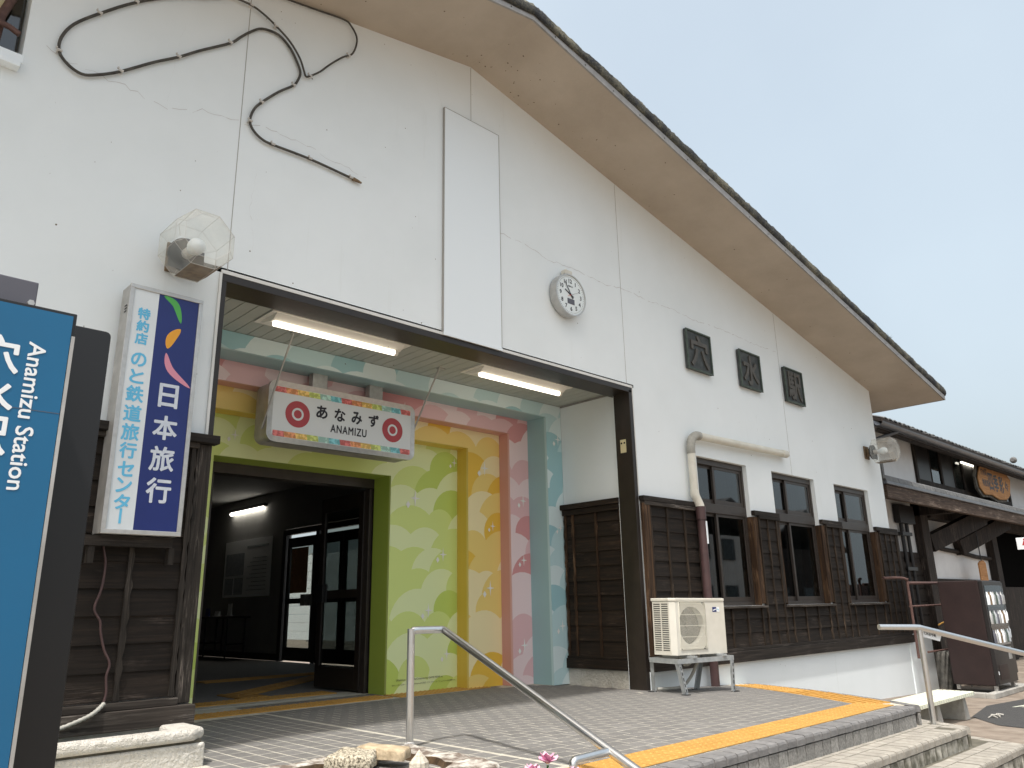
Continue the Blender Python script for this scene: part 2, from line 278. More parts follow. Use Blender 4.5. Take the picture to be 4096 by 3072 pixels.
# ---------------------------------------------------------------- mesh helpers
WL = {}                                                    # world location of every object with parts
class MB:
    def __init__(s): s.v = []; s.f = []; s.sm = []
    def add(s, vs, fs, smooth=False):
        o = len(s.v); s.v += [tuple(p) for p in vs]; s.f += [tuple(i + o for i in f) for f in fs]; s.sm += [smooth] * len(fs); return s
    def box(s, x0, x1, y0, y1, z0, z1):
        return s.add([(x0, y0, z0), (x1, y0, z0), (x1, y1, z0), (x0, y1, z0), (x0, y0, z1), (x1, y0, z1), (x1, y1, z1), (x0, y1, z1)],
                     [(0, 3, 2, 1), (4, 5, 6, 7), (0, 1, 5, 4), (1, 2, 6, 5), (2, 3, 7, 6), (3, 0, 4, 7)])
    def hexa(s, p): return s.add(p, [(0, 3, 2, 1), (4, 5, 6, 7), (0, 1, 5, 4), (1, 2, 6, 5), (2, 3, 7, 6), (3, 0, 4, 7)])
    def obox(s, a, b, w, h, up=(0, 0, 1)):
        """bar from a to b, w wide, h high"""
        a = Vector(a); b = Vector(b); d = (b - a).normalized(); sd = d.cross(Vector(up)).normalized(); u = sd.cross(d)
        p = []
        for q in (a, b):
            for i, j in ((-1, -1), (1, -1), (1, 1), (-1, 1)): p.append(q + sd * (i * w / 2) + u * (j * h / 2))
        return s.add(p, [(0, 1, 2, 3), (7, 6, 5, 4), (0, 4, 5, 1), (1, 5, 6, 2), (2, 6, 7, 3), (3, 7, 4, 0)])
    def prism(s, poly, y0, y1, plane='xz'):
        n = len(poly)
        def P(a, b, y): return (a, y, b) if plane == 'xz' else ((y, a, b) if plane == 'yz' else (a, b, y))
        vs = [P(a, b, y0) for a, b in poly] + [P(a, b, y1) for a, b in poly]
        fs = [tuple(range(n)), tuple(range(2 * n - 1, n - 1, -1))] + [(i, i + n, (i + 1) % n + n, (i + 1) % n) for i in range(n)]
        return s.add(vs, fs)
    def flat(s, poly, y): return s.add([(a, y, b) for a, b in poly], [tuple(range(len(poly)))])
    def tube(s, pts, r, n=8, cap=True, rr=None, ring=True):
        pts = [Vector(p) for p in pts]; vs = []; fs = []; prev = None
        for i, p in enumerate(pts):
            d = (pts[min(i + 1, len(pts) - 1)] - pts[max(i - 1, 0)]).normalized()
            if prev is None:
                a = Vector((0, 0, 1)) if abs(d.z) < 0.9 else Vector((1, 0, 0)); sd = d.cross(a).normalized()
            else: sd = (prev - d * prev.dot(d)).normalized()
            prev = sd; u = d.cross(sd); ri = rr[i] if rr else r
            vs += [p + (sd * math.cos(2 * math.pi * k / n) + u * math.sin(2 * math.pi * k / n)) * ri for k in range(n)]
        for i in range(len(pts) - 1):
            for k in range(n): fs.append((i * n + k, i * n + (k + 1) % n, (i + 1) * n + (k + 1) % n, (i + 1) * n + k))
        o = len(s.v); s.add(vs, fs, True)
        if cap:
            m_ = len(pts) - 1
            s.add([vs[k] for k in range(n)], [tuple(range(n - 1, -1, -1))]); s.add([vs[m_ * n + k] for k in range(n)], [tuple(range(n))])
        return s
    def build(s, name, mat, parent=None, bevel=0.0, smooth=None, seg=2):
        xs = [p[0] for p in s.v]; ys = [p[1] for p in s.v]; zs = [p[2] for p in s.v]
        o = Vector(((min(xs) + max(xs)) / 2, (min(ys) + max(ys)) / 2, min(zs)))
        me = bpy.data.meshes.new(name); me.from_pydata([Vector(p) - o for p in s.v], [], s.f)
        for p, q in zip(me.polygons, s.sm): p.use_smooth = q if smooth is None else smooth
        me.update()
        mt = MT[mat] if isinstance(mat, str) else mat
        me.materials.append(mt)
        ob = bpy.data.objects.new(name, me); COL.objects.link(ob); place(ob, o, parent)
        if bevel:
            bv = ob.modifiers.new('bevel', 'BEVEL'); bv.width = bevel; bv.segments = seg; bv.limit_method = 'ANGLE'; bv.angle_limit = R(40)
        return ob
def place(ob, loc, parent=None):
    ob.location = loc; WL[ob.name] = Vector(loc)
    if parent:
        ob.parent = parent; ob.matrix_parent_inverse = Matrix.Translation(-WL[parent.name])
def thing(name, label, cat, loc, group=None):
    o = bpy.data.objects.new(name, None); COL.objects.link(o); o.empty_display_size = 0.1
    place(o, Vector(loc)); tag(o, label, cat, group); return o
def tag(o, label=None, cat=None, group=None, kind=None):
    if label: o['label'] = label
    if cat: o['category'] = cat
    if group: o['group'] = group
    if kind: o['kind'] = kind
    return o
def structure(o, label=None):
    o['kind'] = 'structure'
    if label: o['label'] = label
    return o
def copy_tree(o, parent=None):
    c = o.copy(); COL.objects.link(c); c.parent = parent; WL[c.name] = WL.get(o.name, Vector(o.location))
    for ch in list(o.children): copy_tree(ch, c)
    return c
def inst(src, name, loc, parent, rot=None):
    o = bpy.data.objects.new(name, src); COL.objects.link(o); place(o, loc, parent)
    if rot: o.rotation_euler = rot
    return o
def circle(cx, cz, r, n=24, a0=0, a1=2 * math.pi): return [(cx + r * math.cos(a0 + (a1 - a0) * i / n), cz + r * math.sin(a0 + (a1 - a0) * i / n)) for i in range(n)]
def clip(poly, x0, x1, z0, z1):
    def cut(ps, f, ipt):
        out = []
        for i in range(len(ps)):
            a, b = ps[i - 1], ps[i]
            if f(b):
                if not f(a): out.append(ipt(a, b))
                out.append(b)
            elif f(a): out.append(ipt(a, b))
        return out
    def ix(v): return lambda a, b: (v, a[1] + (b[1] - a[1]) * (v - a[0]) / (b[0] - a[0]))
    def iz(v): return lambda a, b: (a[0] + (b[0] - a[0]) * (v - a[1]) / (b[1] - a[1]), v)
    for f, i_ in ((lambda p: p[0] >= x0, ix(x0)), (lambda p: p[0] <= x1, ix(x1)), (lambda p: p[1] >= z0, iz(z0)), (lambda p: p[1] <= z1, iz(z1))):
        if len(poly) < 3: return []
        poly = cut(poly, f, i_)
    return poly if len(poly) > 2 else []
def glyphs(body, size, bold=0.0, extrude=0.0, shear=0.0, space=1.0):
    """the outline of a piece of writing as flat or raised mesh data (x right, y up)"""
    c = bpy.data.curves.new('writing', 'FONT'); c.body = body; c.size = size; c.offset = bold; c.extrude = extrude; c.shear = shear; c.space_character = space
    c.resolution_u = 3
    o = bpy.data.objects.new('writing', c); COL.objects.link(o)
    me = bpy.data.meshes.new_from_object(o.evaluated_get(bpy.context.evaluated_depsgraph_get()))
    vs = [v.co.copy() for v in me.vertices]; fs = [tuple(p.vertices) for p in me.polygons]
    bpy.data.objects.remove(o); bpy.data.curves.remove(c); bpy.data.meshes.remove(me)
    return vs, fs
def write(mb, body, size, f, bold=0.0, extrude=0.0, center=True, fit=None, space=1.0):
    bo = bold; bold = 0.0
    """put writing into mb; f maps (x right, y up, z out) to the world; fit=(w,h) stretches it"""
    vs, fs = glyphs(body, size, bold, extrude, 0, space)
    if not vs: return
    x0 = min(v.x for v in vs); x1 = max(v.x for v in vs); y0 = min(v.y for v in vs); y1 = max(v.y for v in vs)
    sx = sy = 1.0
    if fit: sx = fit[0] / (x1 - x0) if fit[0] else 1; sy = fit[1] / (y1 - y0) if fit[1] else sx
    if fit and not fit[0]: sx = sy
    cx = (x0 + x1) / 2 if center else x0; cy = (y0 + y1) / 2 if center else y0
    sh = [(0, 0)] + ([(bo, 0), (-bo, 0), (0, bo), (0, -bo), (bo * .7, bo * .7), (-bo * .7, bo * .7), (bo * .7, -bo * .7), (-bo * .7, -bo * .7)] if bo else [])
    for k, (dx, dy) in enumerate(sh):                       # heavier weight: shifted copies, each a hair further out
        p = [Vector(f((v.x - cx) * sx + dx, (v.y - cy) * sy + dy, v.z + 0.00006 * k)) for v in vs]
        if not extrude:
            nrm = (Vector(f(1, 0, 0)) - Vector(f(0, 0, 0))).cross(Vector(f(0, 1, 0)) - Vector(f(0, 0, 0))).normalized(); p = [q + nrm * (0.00006 * k) for q in p]
        mb.add(p, fs)
def jit(a): return random.uniform(-a, a)
def spline(pts, n=5):
    """Catmull-Rom through points"""
    P = [Vector(p) for p in pts]; out = []
    for i in range(len(P) - 1):
        a = P[max(i - 1, 0)]; b = P[i]; c = P[i + 1]; d = P[min(i + 2, len(P) - 1)]
        for k in range(n):
            t = k / n
            out.append(0.5 * ((2 * b) + (c - a) * t + (2 * a - 5 * b + 4 * c - d) * t * t + (3 * b - a - 3 * c + d) * t ** 3))
    out.append(P[-1]); return out

# ================================================================ GROUND AND PORCH
def gz(x): return -0.45 if x < 8 else (-0.45 - 0.17 * min(1, (x - 8) / 6.0))
mb = MB(); xs = [-60, -20, 0, 4, 8, 9, 10, 11, 12, 13, 14, 16, 20, 30, 80]; ys = [-70, -20, -8, -4, -2, 0, 2, 8, 30, 120]
mb.add([(x, y, gz(x)) for y in ys for x in xs], [(j * len(xs) + i, j * len(xs) + i + 1, (j + 1) * len(xs) + i + 1, (j + 1) * len(xs) + i) for j in range(len(ys) - 1) for i in range(len(xs) - 1)])
ground = structure(mb.build('ground', 'ground'), 'brown weathered paving in front of the station')
mb = MB(); pol = [(9.9, -3.3), (10.2, -2.2), (10.9, -1.72), (12.5, -1.42), (15, -1.62), (15.5, -3.2), (13, -3.6)]
mb.add([(x, y, gz(x) + 0.005) for x, y in pol], [tuple(range(len(pol)))])
structure(mb.build('asphalt_patch', 'asphalt'), 'dark asphalt patch in the brown paving')

# slope of the porch: level, sinking a little towards the wall at the right
PR0 = (7.13, -2.545); PR1 = (8.82, 0.0)                    # right border of the porch
def zf(x, y):
    a = max(0.0, min(1.0, (x - 6.6) / 2.3)); b = max(0.0, min(1.0, (y + 2.3) / 2.3)); return -0.085 * a * b
def xr(y): return PR0[0] + (PR1[0] - PR0[0]) * (y - PR0[1]) / (PR1[1] - PR0[1])
mb = MB()
nx, ny = 70, 60
g0 = []
for j in range(ny + 1):
    y = -2.45 + (2.5 + 2.45) * j / ny
    for i in range(nx + 1):
        xa = -6.0; xb = xr(min(y, 0.0)) - 0.05 if y < 0.3 else 7.2
        x = xa + (xb - xa) * i / nx; g0.append((x, y, zf(x, y) - 0.0009))
mb.add(g0, [(j * (nx + 1) + i, j * (nx + 1) + i + 1, (j + 1) * (nx + 1) + i + 1, (j + 1) * (nx + 1) + i) for j in range(ny) for i in range(nx)])
porch = structure(mb.build('porch_floor', 'grout'), 'tiled porch floor with pale joints before the entrance')
# porch body under the floor sheet
mb = MB(); mb.prism([(-6, -2.43), (7.08, -2.43), (8.75, 0.0), (8.75, 0.1), (-6, 0.1)], -0.5, -0.10, 'xy'); mb.build('porch_core', 'joint_dark', porch)

def paver(w, d, h=0.022, bv=0.004, name='paver', mat='tile'):
    me = bpy.data.meshes.new(name); a, b, c = w / 2, d / 2, bv
    v = [(-a, -b, -h), (a, -b, -h), (a, b, -h), (-a, b, -h), (-a, -b, -c), (a, -b, -c), (a, b, -c), (-a, b, -c),
         (-a + c, -b + c, 0), (a - c, -b + c, 0), (a - c, b - c, 0), (-a + c, b - c, 0)]
    f = [(0, 1, 5, 4), (1, 2, 6, 5), (2, 3, 7, 6), (3, 0, 4, 7), (4, 5, 9, 8), (5, 6, 10, 9), (6, 7, 11, 10), (7, 4, 8, 11), (8, 9, 10, 11)]
    me.from_pydata(v, [], f); me.materials.append(MT[mat]); return me
TA = paver(0.1085, 0.154, 0.02, 0.001); TB = paver(0.1455, 0.1125, 0.02, 0.001); TH = paver(0.071, 0.1125, 0.02, 0.001)
spots = []
j = 0
y = -2.035
ylim = 2.05
while y < ylim:
    x = 3.50 + (0.0775 if j % 2 else 0)
    if j % 2 and not (1.50 < y < 1.86): spots.append((3.4615, y, 2))
    while x < 8.9:
        ok = (x < xr(min(y, 0)) - 0.575) if y < 0.02 else x < 6.86
        if y >= 1.1 and x > 6.6: ok = False
        if y > 1.35 and x > 6.2: ok = False
        if 1.50 < y < 1.86 and x < 5.8: ok = False
        if ok: spots.append((x, y, 1))
        x += 0.155
    y += 0.1195; j += 1
x = 1.90
while x < 3.44:
    y = -1.95
    while y < 1.5:
        if not (x < 2.13 and y > -0.5): spots.append((x, y, 0))
        y += 0.165
    x += 0.1195
camp = Vector((0, -5.2, 0.83))
def vis(p):
    q = Vector((p[0], p[1], 0)) - camp; d = q.dot(fwd)
    u = 2048 + 3110 * q.dot(right) / d; v = 1536 + 3110 * q.dot(down) / d
    return (d if (-50 < u < 4150 and v < 3150) else d + 50)
spots.sort(key=vis)
rest = MB()
for i, (x, y, k) in enumerate(spots):
    z = jit(0.0003); me = (TA, TB, TH)[k]
    if i < 300:
        sx_ = (zf(x + 0.05, y) - zf(x - 0.05, y)) / 0.1; sy_ = (zf(x, y + 0.05) - zf(x, y - 0.05)) / 0.1
        inst(me, 'tile', (x + jit(0.0012), y + jit(0.0012), zf(x, y) + z), porch, (sy_ + jit(0.002), -sx_ + jit(0.002), jit(0.006)))
    else:
        rest.add([(x + v.co.x, y + v.co.y, zf(x + v.co.x, y + v.co.y) + z + v.co.z) for v in me.vertices], [tuple(p.vertices) for p in me.polygons])
yy_ = -2.035; jj = 0
while yy_ < -0.02:                                         # tiles cut to the slanting border
    xe_ = 3.50 + (0.0775 if jj % 2 else 0)
    while xe_ < xr(yy_) - 0.575: xe_ += 0.155
    xl_ = xe_ - 0.155 + 0.082; ya_, yb2 = yy_ - 0.056, yy_ + 0.056
    q_ = [(xl_, ya_), (xr(ya_) - 0.515, ya_), (xr(yb2) - 0.515, yb2), (xl_, yb2)]
    if q_[1][0] > xl_ + 0.01: rest.add([(a_, b_, zf(a_, b_) - 0.02) for a_, b_ in q_] + [(a_, b_, zf(a_, b_) + 0.0002) for a_, b_ in q_], [(0, 3, 2, 1), (4, 5, 6, 7), (0, 1, 5, 4), (1, 2, 6, 5), (2, 3, 7, 6), (3, 0, 4, 7)])
    yy_ += 0.1195; jj += 1
tag(rest.build('tile_field', 'tile', porch), kind='stuff')

# yellow tactile paving: studs on 0.3 m slabs
def tactile_mesh(name, rows=5, bars=False):
    mb = MB(); a = 0.1475
    mb.box(-a, a, -a, a, -0.012, 0.004)
    for i in range(rows):
        for j2 in range(rows):
            cx = -0.12 + 0.06 * i; cy = -0.12 + 0.06 * j2
            n = 8; r0, r1 = 0.0145, 0.008
            vs = [(cx + r0 * math.cos(6.283 * k / n), cy + r0 * math.sin(6.283 * k / n), 0.004) for k in range(n)] + [(cx + r1 * math.cos(6.283 * k / n), cy + r1 * math.sin(6.283 * k / n), 0.009) for k in range(n)]
            mb.add(vs, [(k, (k + 1) % n, n + (k + 1) % n, n + k) for k in range(n)] + [tuple(range(n, 2 * n))])
    me = bpy.data.meshes.new(name); me.from_pydata(mb.v, [], mb.f); me.materials.append(MT['tactile']); return me
def bar_mesh(name):
    mb = MB(); a = 0.1475; mb.box(-a, a, -a, a, -0.012, 0.004)
    for i in range(4):
        cx = -0.11 + 0.0735 * i; mb.box(cx - 0.013, cx + 0.013, -0.135, 0.135, 0.004, 0.009)
    me = bpy.data.meshes.new(name); me.from_pydata(mb.v, [], mb.f); me.materials.append(MT['tactile']); return me
TT = tactile_mesh('tactile'); TBAR = bar_mesh('guide')
mb = MB(); mb.box(2.8, 6.96, -2.394, -2.096, -0.004, 0.0012); mb.build('tactile_bed', 'joint_dark', porch)
x = 2.95
while x < 6.95:
    inst(TT, 'tactile_tile', (x, -2.245, 0.001), porch); x += 0.3
# along the right border
dR = Vector((PR1[0] - PR0[0], PR1[1] - PR0[1], 0)).normalized(); aR = math.atan2(dR.y, dR.x)
for i in range(10):
    s_ = 0.35 + 0.3 * i; p = Vector((PR0[0], PR0[1], 0)) + dR * s_ + Vector((-dR.y, dR.x, 0)) * 0.27
    if p.y < -0.16 and p.y > -2.2: inst(TT if i > 3 else TBAR, 'tactile_tile', (p.x, p.y, zf(p.x, p.y) + 0.002), porch, (0, 0.03, aR + (math.pi / 2 if i <= 3 else 0)))
for i in range(7): inst(TT, 'tactile_tile', (2.86 + 0.3 * i, 1.70, 0.003), porch)
for i in range(4): inst(TT, 'tactile_tile', (5.02 + 0.3 * i, 1.66, 0.003), porch)

# grey edge stones of the porch and the two lower steps
def edge_run(parent, p0, p1, ztop, depth, w, mtop, mface, hcap, hrise, inner, name):
    """a row of bullnose stones (top and lip) with upright riser tiles below, from p0 to p1; 'inner' points into the step"""
    p0 = Vector((*p0, 0)); p1 = Vector((*p1, 0)); d = (p1 - p0); L = d.length; d.normalize(); n = Vector((*inner, 0)).normalized()
    cnt = int(L / w); ang = math.atan2(d.y, d.x)
    me = bpy.data.meshes.new(name)
    a = w / 2 - 0.0055; r = 0.018
    pr = [(0, -hcap), (0, -r), (r * 0.3, -r * 0.3), (r, 0), (depth, 0), (depth, -hcap)]
    vs = [(-a, q[0], q[1]) for q in pr] + [(a, q[0], q[1]) for q in pr]; k = len(pr)
    me.from_pydata(vs, [], [tuple(range(k)), tuple(range(2 * k - 1, k - 1, -1))] + [(i, i + k, (i + 1) % k + k, (i + 1) % k) for i in range(k)])
    me.materials.append(MT[mtop])
    m2 = bpy.data.meshes.new(name + '_face')
    b = MB(); b.box(-a, a, 0.006, 0.03, -hcap - hrise, -hcap - 0.009); m2.from_pydata(b.v, [], b.f); m2.materials.append(MT[mface])
    flip = d.cross(n).z < 0
    for i in range(cnt):
        c = p0 + d * (w * (i + 0.5))
        rz = ang if not flip else ang + math.pi
        zz = ztop + zf(c.x, c.y) * (1 if ztop > -0.05 else 0)
        inst(me, 'edge_stone', (c.x, c.y, zz + jit(0.0015)), parent, (jit(0.004), 0, rz + jit(0.006)))
        inst(m2, 'riser_tile', (c.x, c.y, zz), parent, (0, 0, rz + jit(0.008)))
PYE = -2.55
edge_run(porch, (3.36, PYE), (7.13, PYE), 0.002, 0.145, 0.118, 'edge_tile', 'riser', 0.052, 0.105, (0, 1), 'edge')
edge_run(porch, (7.13, PYE), (8.75, -0.06), 0.002, 0.10, 0.118, 'edge_tile', 'riser', 0.052, 0.25, (-dR.y, dR.x), 'edge_side')
def step(name, label, zt, yf, xl, xfr, xbr, ybk, tw):
    """a step: core, edge stones with risers, and a few rows of tread tiles"""
    mb = MB(); mb.prism([(xl, yf + 0.03), (xfr - 0.02, yf + 0.03), (xbr - 0.02, ybk), (xl, ybk)], -0.62, zt - 0.0015, 'xy')
    o = structure(mb.build(name, 'joint_dark'), label)
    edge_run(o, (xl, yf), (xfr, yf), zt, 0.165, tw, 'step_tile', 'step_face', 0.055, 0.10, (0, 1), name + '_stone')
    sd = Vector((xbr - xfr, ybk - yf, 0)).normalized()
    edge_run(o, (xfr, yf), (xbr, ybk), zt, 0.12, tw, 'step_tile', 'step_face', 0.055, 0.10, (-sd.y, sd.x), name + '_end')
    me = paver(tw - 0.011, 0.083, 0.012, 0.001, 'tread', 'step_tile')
    r = 0; y = yf + 0.165 + 0.05
    while y < PYE + 0.02 if zt > -0.2 else y < -2.84:
        x = xl + tw / 2
        while x < xfr + (xbr - xfr) * (y - yf) / (ybk - yf) - 0.17:
            inst(me, 'tread_tile', (x, y, zt + jit(0.001)), o, (0, 0, jit(0.01))); x += tw
        y += 0.093; r += 1
    if zt > -0.2:
        y = -2.5
        while y < -1.9:
            x = max(7.25, xr(y) + 0.12)
            while x < xfr + (xbr - xfr) * (y - yf) / (ybk - yf) - 0.16:
                inst(me, 'tread_tile', (x, y, zt + jit(0.001)), o, (0, 0, jit(0.01))); x += tw
            y += 0.093
    return o
step('upper_step', 'upper porch step with pale tiles', -0.15, -2.845, 4.5, 7.30, 7.72, -1.85, 0.118)
step('lower_step', 'lower porch step with mossy tile edge', -0.30, -3.125, 5.6, 7.66, 8.05, -2.2, 0.118)

# ================================================================ STATION BUILDING
AX, AZ, SL = 4.512, 6.253, 0.1985                        # ridge x, soffit height at the ridge, roof pitch
XL, XR = AX - 9.30, 13.82                                  # wall ends
def rz(x): return AZ - SL * abs(x - AX)
st = thing('station_building', 'white stucco station with beige gable soffit and dark timber cladding', 'building', (AX, 1.0, -0.45))
OX0, OX1, OZ = 2.144, 6.845, 3.18                          # entrance opening
WIN = [(8.12, 9.285), (9.95, 11.21), (11.87, 13.13)]; WZ0, WZ1 = 0.80, 2.575
T = 0.22
mb = MB()
def slab(x0, x1, z0):
    xsn = [x0] + ([AX] if x0 < AX < x1 else []) + [x1]
    for a, b in zip(xsn[:-1], xsn[1:]): mb.prism([(a, z0), (b, z0), (b, rz(b) + 0.02), (a, rz(a) + 0.02)], 0, T)
LW = (-0.75, 0.687, 4.28, 5.10)                            # small window high on the left
slab(XL, LW[0], -0.5)
mb.prism([(LW[0], -0.5), (LW[1], -0.5), (LW[1], LW[2]), (LW[0], LW[2])], 0, T)
mb.prism([(LW[0], LW[3]), (LW[1], LW[3]), (LW[1], rz(LW[1])), (LW[0], rz(LW[0]))], 0, T)
slab(LW[1], OX0, -0.5); slab(OX0, OX1, OZ)
xe = [OX1] + [e for w in WIN for e in w] + [XR]
for i in range(0, len(xe), 2): slab(xe[i], xe[i + 1], -0.7)
for a, b in WIN:
    slab(a, b, WZ1); mb.box(a, b, 0.0, T, -0.7, WZ0)
wall = mb.build('wall', 'stucco', st)
# side and rear walls of the block, low white plinth running on past the corner
mb = MB(); mb.prism([(T, -0.7), (4.0, -0.7), (4.0, rz(XR)), (T, rz(XR))], XR - T, XR, 'yz'); mb.build('side_wall', 'stucco', st)
mb = MB(); mb.prism([(7.2, -0.6), (XR, -0.6), (XR, rz(XR) - 0.01), (7.2, rz(7.2) - 0.01)], 3.8, 4.0); mb.build('rear_wall', 'stucco', st)
mb = MB(); mb.prism([(T, -0.7), (13, -0.7), (13, rz(XL)), (T, rz(XL))], XL, XL + T, 'yz'); mb.build('side_wall', 'stucco', st)
mb = MB(); mb.box(XL, 7.1, 12.8, 13.0, -0.5, 4.2); mb.build('rear_wall', 'stucco', st)
mb = MB(); mb.box(OX1 + 0.06, 13.86, -0.012, 0.0, -0.75, 0.165); mb.box(13.86, 14.86, -0.03, 0.16, -0.75, 0.27); mb.build('plinth', 'stucco', st, bevel=0.006)
# joints in the render and hairline cracks, as fine raised lines
mb = MB()
for x, z0, z1 in ((1.94 * 1.106, OZ, rz(2.14)), (AX, 5.585, rz(AX)), (6.825, OZ, rz(6.825)), (10.55, WZ1, rz(10.55)), (1.94 * 1.106, 1.99, 3.1)):
    mb.box(x - 0.003, x + 0.003, -0.0015, 0.001, z0, z1 - 0.01)
mb.build('render_joint', 'seam', st)
mb = MB()
def crack(pts, w=0.0022, wob=0.02):
    P = []
    for i in range(len(pts) - 1):
        (ax_, az_), (bx_, bz_) = pts[i], pts[i + 1]; n = max(2, int(math.hypot(bx_ - ax_, bz_ - az_) / 0.045))
        for k in range(n): P.append((ax_ + (bx_ - ax_) * k / n + jit(wob * 0.5), az_ + (bz_ - az_) * k / n + jit(wob)))
    P.append(pts[-1])
    for a, b in zip(P[:-1], P[1:]):
        if random.random() < 0.12: continue
        w2 = w * random.uniform(0.5, 1.5)
        mb.add([(a[0], -0.0012, a[1] - w2), (b[0], -0.0012, b[1] - w2), (b[0], -0.0012, b[1] + w2), (a[0], -0.0012, a[1] + w2)], [(0, 1, 2, 3)])
crack([(0.70, 4.48), (0.95, 4.40), (1.3, 4.40), (1.6, 4.35), (1.9, 4.47), (2.17, 4.50), (2.35, 4.55), (2.8, 4.52), (3.3, 4.47)], 0.0018)
crack([(1.60, 4.35), (1.62, 4.75), (1.66, 5.15)], 0.0016)
crack([(2.30, 4.1), (2.28, 3.8), (2.32, 3.5), (2.30, 3.2)], 0.0016)
crack([(4.9, 4.48), (5.3, 4.46), (5.55, 4.40), (6.0, 4.41), (6.5, 4.38), (6.85, 4.42), (7.3, 4.40), (7.8, 4.42), (8.4, 4.39), (9.0, 4.42), (9.7, 4.40), (10.5, 4.42)], 0.0026, 0.012)
crack([(4.02, 6.05), (4.08, 5.75), (4.15, 5.58)], 0.0015)
crack([(9.68, 3.8), (9.70, 3.2), (9.68, 2.9)], 0.003)
tag(mb.build('hairline_crack', 'crack', st), kind='stuff')
mb = MB()
for i in range(55):
    x = random.uniform(0.9, 13.5); z = random.uniform(2.7, rz(x) - 0.1); r = random.uniform(0.002, 0.007)
    if any(a - 0.1 < x < b + 0.1 and z < 2.7 for a, b in WIN): continue
    mb.flat(circle(x, z, r, 6), -0.0008)
tag(mb.build('wall_chip', 'stain', st), kind='stuff')

# roof: beige soffit slab, metal trim, thick lichen-grown edge
OV, XE = -0.905, 14.76; XEL = 2 * AX - XE
def roof_half(s):
    xe_ = XE if s > 0 else XEL; yb = 4.4 if s > 0 else 13.6
    mb = MB(); mb.prism([(AX, rz(AX)), (xe_, rz(xe_)), (xe_, rz(xe_) + 0.10), (AX, rz(AX) + 0.10)], OV, yb); return mb
ro = roof_half(1); m2 = roof_half(-1); ro.add(m2.v, m2.f); roof = ro.build('roof', 'soffit', st)
mb = MB()
for x0, x1 in ((AX, XE), (AX, XEL)):
    s = 1 if x1 > x0 else -1; n = 4
    for i in range(n):
        a = x0 + (x1 - x0) * i / n + s * (0.004 if i else 0); b = x0 + (x1 - x0) * (i + 1) / n
        p = [(a, rz(a) - 0.004), (b, rz(b) - 0.004), (b, rz(b) + 0.078), (a, rz(a) + 0.078)]
        mb.prism(p, OV - 0.022, OV - 0.002)
mb.box(XE + 0.002, XE + 0.02, OV - 0.02, 4.35, rz(XE) - 0.004, rz(XE) + 0.062)
trim = mb.build('edge_trim', 'trim_grey', roof)
mb = MB()
for x0, x1 in ((AX + 0.3, XE - 0.2), (AX - 0.3, XEL + 0.2)):
    n = 22
    for i in range(n + 1):
        a = x0 + (x1 - x0) * i / n; mb.add([(p[0], OV - 0.0235, p[1]) for p in circle(a, rz(a) + 0.028, 0.009, 6)], [tuple(range(6))])
tag(mb.build('trim_screw', 'gap', roof), kind='stuff')
mb = MB()                                                  # lumpy roofing edge
def edge_strip(x0, x1):
    n = 420; rows = [(0.0, 0.076), (-0.03, 0.085), (-0.045, 0.12), (-0.05, 0.175), (-0.02, 0.225), (0.06, 0.245), (0.5, 0.25)]
    vs = []
    for i in range(n + 1):
        x = x0 + (x1 - x0) * i / n
        bow = 0.10 * math.exp(-((x - AX) / 0.8) ** 2) * -1
        for k, (dy, dz) in enumerate(rows):
            w = 0.011 if 0 < k < 6 else 0.0
            q = mnoise.noise(Vector((x * 5.0, k * 0.9, 1.3))) + 0.9 * mnoise.noise(Vector((x * 29.0, k * 2.1, 5.3)))
            vs.append((x, OV + dy - 0.6 * w * q, rz(x) + dz + w * q * (1.2 if k > 2 else 0.4) + bow * (0.4 if k else 0)))
    r = len(rows); fs = [(i * r + k, (i + 1) * r + k, (i + 1) * r + k + 1, i * r + k + 1) for i in range(n) for k in range(r - 1)]
    mb.add(vs, fs, True)
    i = n; mb.add([vs[i * r + k] for k in range(r)], [tuple(range(r))])
edge_strip(AX, XE + 0.04); edge_strip(AX, XEL - 0.04)
for s, xe_, yb in ((1, XE, 4.4), (-1, XEL, 13.6)):         # roof skin behind the edge
    mb.add([(AX, OV + 0.4, rz(AX) + 0.23), (xe_ + 0.04 * s, OV + 0.4, rz(xe_) + 0.22), (xe_ + 0.04 * s, yb, rz(xe_) + 0.22), (AX, yb, rz(AX) + 0.23)], [(0, 1, 2, 3)])
mb.add([(XE + 0.04, OV, rz(XE) + 0.06), (XE + 0.04, 4.4, rz(XE) + 0.06), (XE + 0.04, 4.4, rz(XE) + 0.22), (XE + 0.04, OV, rz(XE) + 0.22)], [(0, 1, 2, 3)])
mb.build('lichen_edge', 'lichen', roof)
tuft = MB()
for i in range(26):
    a = random.uniform(0, 6.28); x = 12.55 + jit(0.09); b = Vector((x, OV + jit(0.05), rz(x) + 0.2)); t_ = b + Vector((math.cos(a) * 0.05, jit(0.04), random.uniform(0.02, 0.08))); sd = Vector((0.012, 0.006, 0))
    tuft.add([b - sd, b + sd, t_], [(0, 1, 2)])
tuft.build('moss_tuft', 'leaf', roof)
mb = MB()                                                  # old droppings and nest marks on the soffit
for i in range(75):
    x = AX + 9.5 * random.random() ** 1.6 * random.choice((1, 1, 1, 1)) if random.random() < 0.8 else AX - 3.5 * random.random(); y = OV + 0.05 + (0.8) * random.random() ** 0.6; r = random.uniform(0.003, 0.011)
    z = rz(x) - 0.0012; p = []
    for k in range(6):
        aa = k * 1.047; q = r * random.uniform(0.4, 1.3); p.append((x + q * math.cos(aa), y + q * math.sin(aa), rz(x + q * math.cos(aa)) - 0.0012))
    mb.add(p, [tuple(range(5, -1, -1))])
tag(mb.build('soffit_mark', 'stain', roof), kind='stuff')

